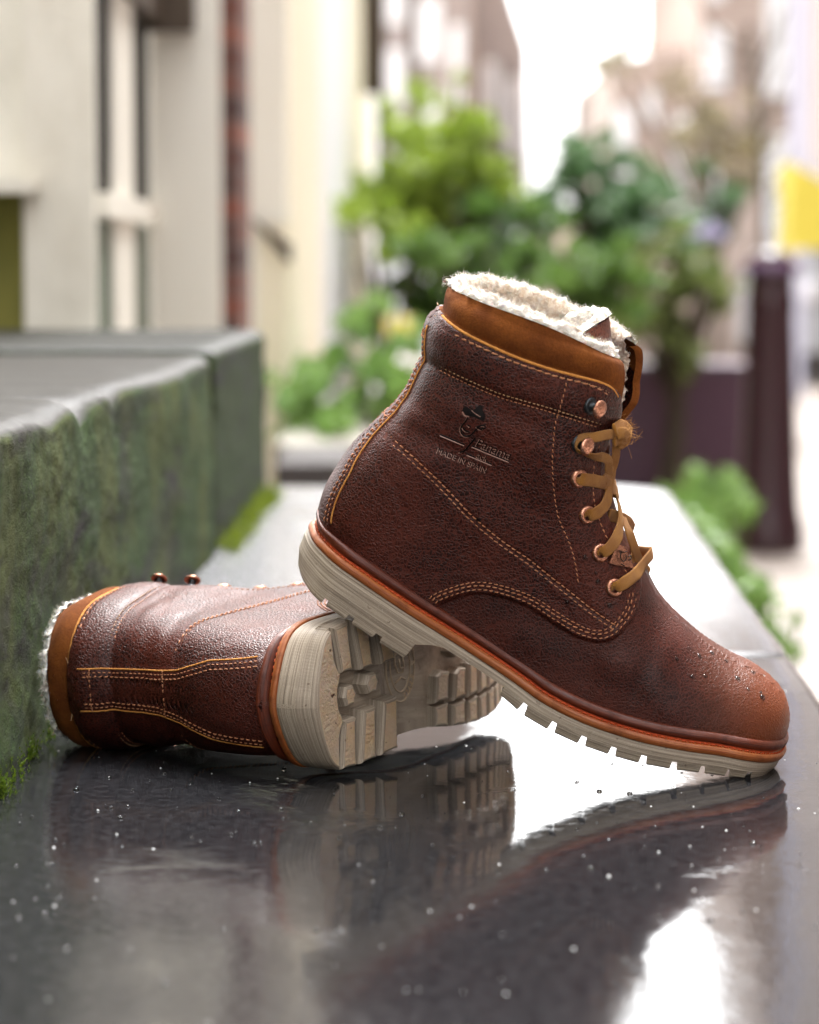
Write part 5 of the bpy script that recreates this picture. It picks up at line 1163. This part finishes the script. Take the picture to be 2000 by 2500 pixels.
tree('sparse green twigs spilling over the purple planter', 1620, 10.6, [(1580,640,90,50),(1620,720,100,60),(1700,680,80,60),(1560,790,60,50),(1660,820,30,60),(1640,900,12,50)], 2600, .038, (.10, .15, .03), (.20, .24, .07), 6, name='bush', cat='bush', dy=.2)
tree('thin brown leaved tree in front of the pink house', 1730, 17, [(1790,330,80,90),(1720,380,70,70),(1480,160,40,40),(1520,130,50,30),(1660,200,30,40),(1700,270,50,50),(1830,420,50,50)], 900, .06, *BR, 7, r=.03)
tree('dark green shrub beside the white door', 1752, 16, [(1752,480,22,50),(1740,560,20,40)], 700, .05, *DG, 8, name='bush', cat='bush', trunk=False)
tree('pale lavender flowering plant under the white door', 1705, 15.5, [(1705,550,28,26)], 800, .05, (.30, .28, .45), (.48, .44, .60), 9, name='flowering_plant', cat='plant', trunk=False)
tree('light green leafy bush growing behind the low kerb', 780, 6.5, [(740,960,90,90),(840,900,90,80),(900,850,80,70),(800,1010,90,70),(700,1010,50,60),(940,960,60,100),(1000,900,60,90)], 9000, .018, (.09, .19, .03), (.20, .33, .06), 10, name='bush', cat='bush', trunk=False, dy=.3)
kb_ = MB().box((Xp(672, 5), 5.0, ZS), (Xp(845, 5), 5.5, Zp(1135, 5))); solid(kb_, 'kerb_stone', plaster('dark_kerb', (.035, .03, .03), (.06, .05, .05))); o = bpy.data.objects['kerb_stone']; tag(o, 'dark low kerb stone in front of the light green bush', 'kerb stone')
kb_ = MB().box((Xp(668, 5.5), 5.52, ZS), (Xp(900, 5.5), 6.9, Zp(1090, 5.5))); tag(solid(kb_, 'planting_bed', plaster('bed_stone', (.16, .15, .12), (.22, .20, .16))), 'stone edged planting bed under the light green bush', 'planting bed')
for k, (px, py, rr__, lab) in enumerate([(1745,1215,55,'bright green weed tuft nearest the purple planter'),(1690,1260,40,'small green weed at the far slab corner'),(1790,1370,50,'weed clump halfway along the right slab edge'),(1850,1460,40,'nearest weed tuft beside the right slab edge')]):
    Yk = 6.8 - k * .5; cl = clumps_px([(px, py, rr__, rr__ * .9), (px - 20, py + 30, rr__ * .7, rr__)], Yk, .1, seed=k); root = empty('weed', (0, 0, 0), lab, 'weed', 'weeds beside the slab'); leafcloud(cl, 500, .022, 20 + k, leafmat('weed_leaf', (.08, .17, .03), (.20, .32, .08), 20), 'leaves', root); zz = min(c[2] for c in cl); mb = MB(); x = Xp(px, Yk)
    for q in range(5): mb.tube([(x + .02 * q - .05, Yk, ZS), (x + .03 * q - .06, Yk, (ZS + zz) / 2), (x + .04 * q - .08, Yk, zz + .05)], .004, 5)
    mb.build('stems', M['moss'], root)
rg = random.Random(77); bt = empty('bare_tree', (0, 0, 0), 'leafless brown tree with thin twigs against the sky on the right', 'tree', 'plants of the alley'); Yt = 15.5
mb = MB(); mb.tube(resample([(Xp(1868, Yt), Yt, ZS), (Xp(1862, Yt), Yt, Zp(600, Yt)), (Xp(1850, Yt), Yt, Zp(350, Yt)), (Xp(1820, Yt), Yt, Zp(60, Yt))], .1), .018, 8); mb.build('trunk', bpy.data.materials['bark'], bt)
for q in range(26):
    y0 = rg.uniform(120, 520); x0_ = 1855 - (520 - y0) * .05; dx = rg.uniform(-190, 90); dy = rg.uniform(-160, 20); mb = MB(); pts_ = [(Xp(x0_, Yt), Yt, Zp(y0, Yt)), (Xp(x0_ + dx * .5, Yt), Yt + rg.uniform(-.2, .2), Zp(y0 + dy * .35, Yt)), (Xp(x0_ + dx, Yt), Yt + rg.uniform(-.4, .4), Zp(y0 + dy, Yt))]; mb.tube(resample(pts_, .05), .007, 5); mb.build('branch', bpy.data.materials['bark'], bt)
    for _ in range(3): pass
# parked cars far right and behind the boots
def car(px, Y, col, label, L_=1.75, flip=1):
    root = empty('parked_car', (Xp(px, Y), Y, ZS), label, 'car', 'cars parked in the alley'); w2 = L_ / 2; body = MB(); prof = [(-w2, .25), (-w2, .75), (-w2 * .92, .92), (-w2 * .8, 1.0), (-w2 * .62, 1.42), (w2 * .62, 1.42), (w2 * .8, 1.0), (w2 * .92, .92), (w2, .75), (w2, .25)]
    V = [(x, 0, z) for x, z in prof] + [(x, 3.9, z) for x, z in prof]; m_ = len(prof); body.add(V, [tuple(range(m_)), tuple(range(m_, 2 * m_))[::-1]] + [(k, (k + 1) % m_, m_ + (k + 1) % m_, m_ + k) for k in range(m_)]); b = solid(body, 'body', mat('car_paint', col, .2), root)
    V = [(-w2 * .74, -.006, 1.02), (w2 * .74, -.006, 1.02), (w2 * .58, -.006, 1.36), (-w2 * .58, -.006, 1.36)]; V += [(x, -.03, z) for x, y, z in V]; solid(MB().add(V, [(0,1,2,3),(7,6,5,4),(0,4,5,1),(1,5,6,2),(2,6,7,3),(3,7,4,0)]), 'windscreen', M['glass'], root)
    for s in (-1, 1):
        mb = MB(); mb.cyl((s * w2 * .78 - .1, .8, .3), (s * w2 * .78 + .1, .8, .3), .31, n=20); solid(mb, 'wheel', mat('tyre', (.02, .02, .02), .8), root); mb = MB(); mb.lathe([(.09, -.02), (.09, -.05), (.05, -.07), (0, -.075)], (s * w2 * .74, 0, .72), (0, 1, 0), 16); mb.build('headlight', mat('lamp_glass', (.7, .7, .72), .1), root, True)
    solid(MB().box((-.26, -.03, .42), (.26, -.002, .54)), 'number_plate', mat('plate', (.6, .5, .1), .5), root)
car(2185, 22, (.40, .41, .43), 'pale silver car parked at the right edge behind the bollard'); car(985, 21, (.60, .62, .66), 'pale car parked behind the green trees on the left')
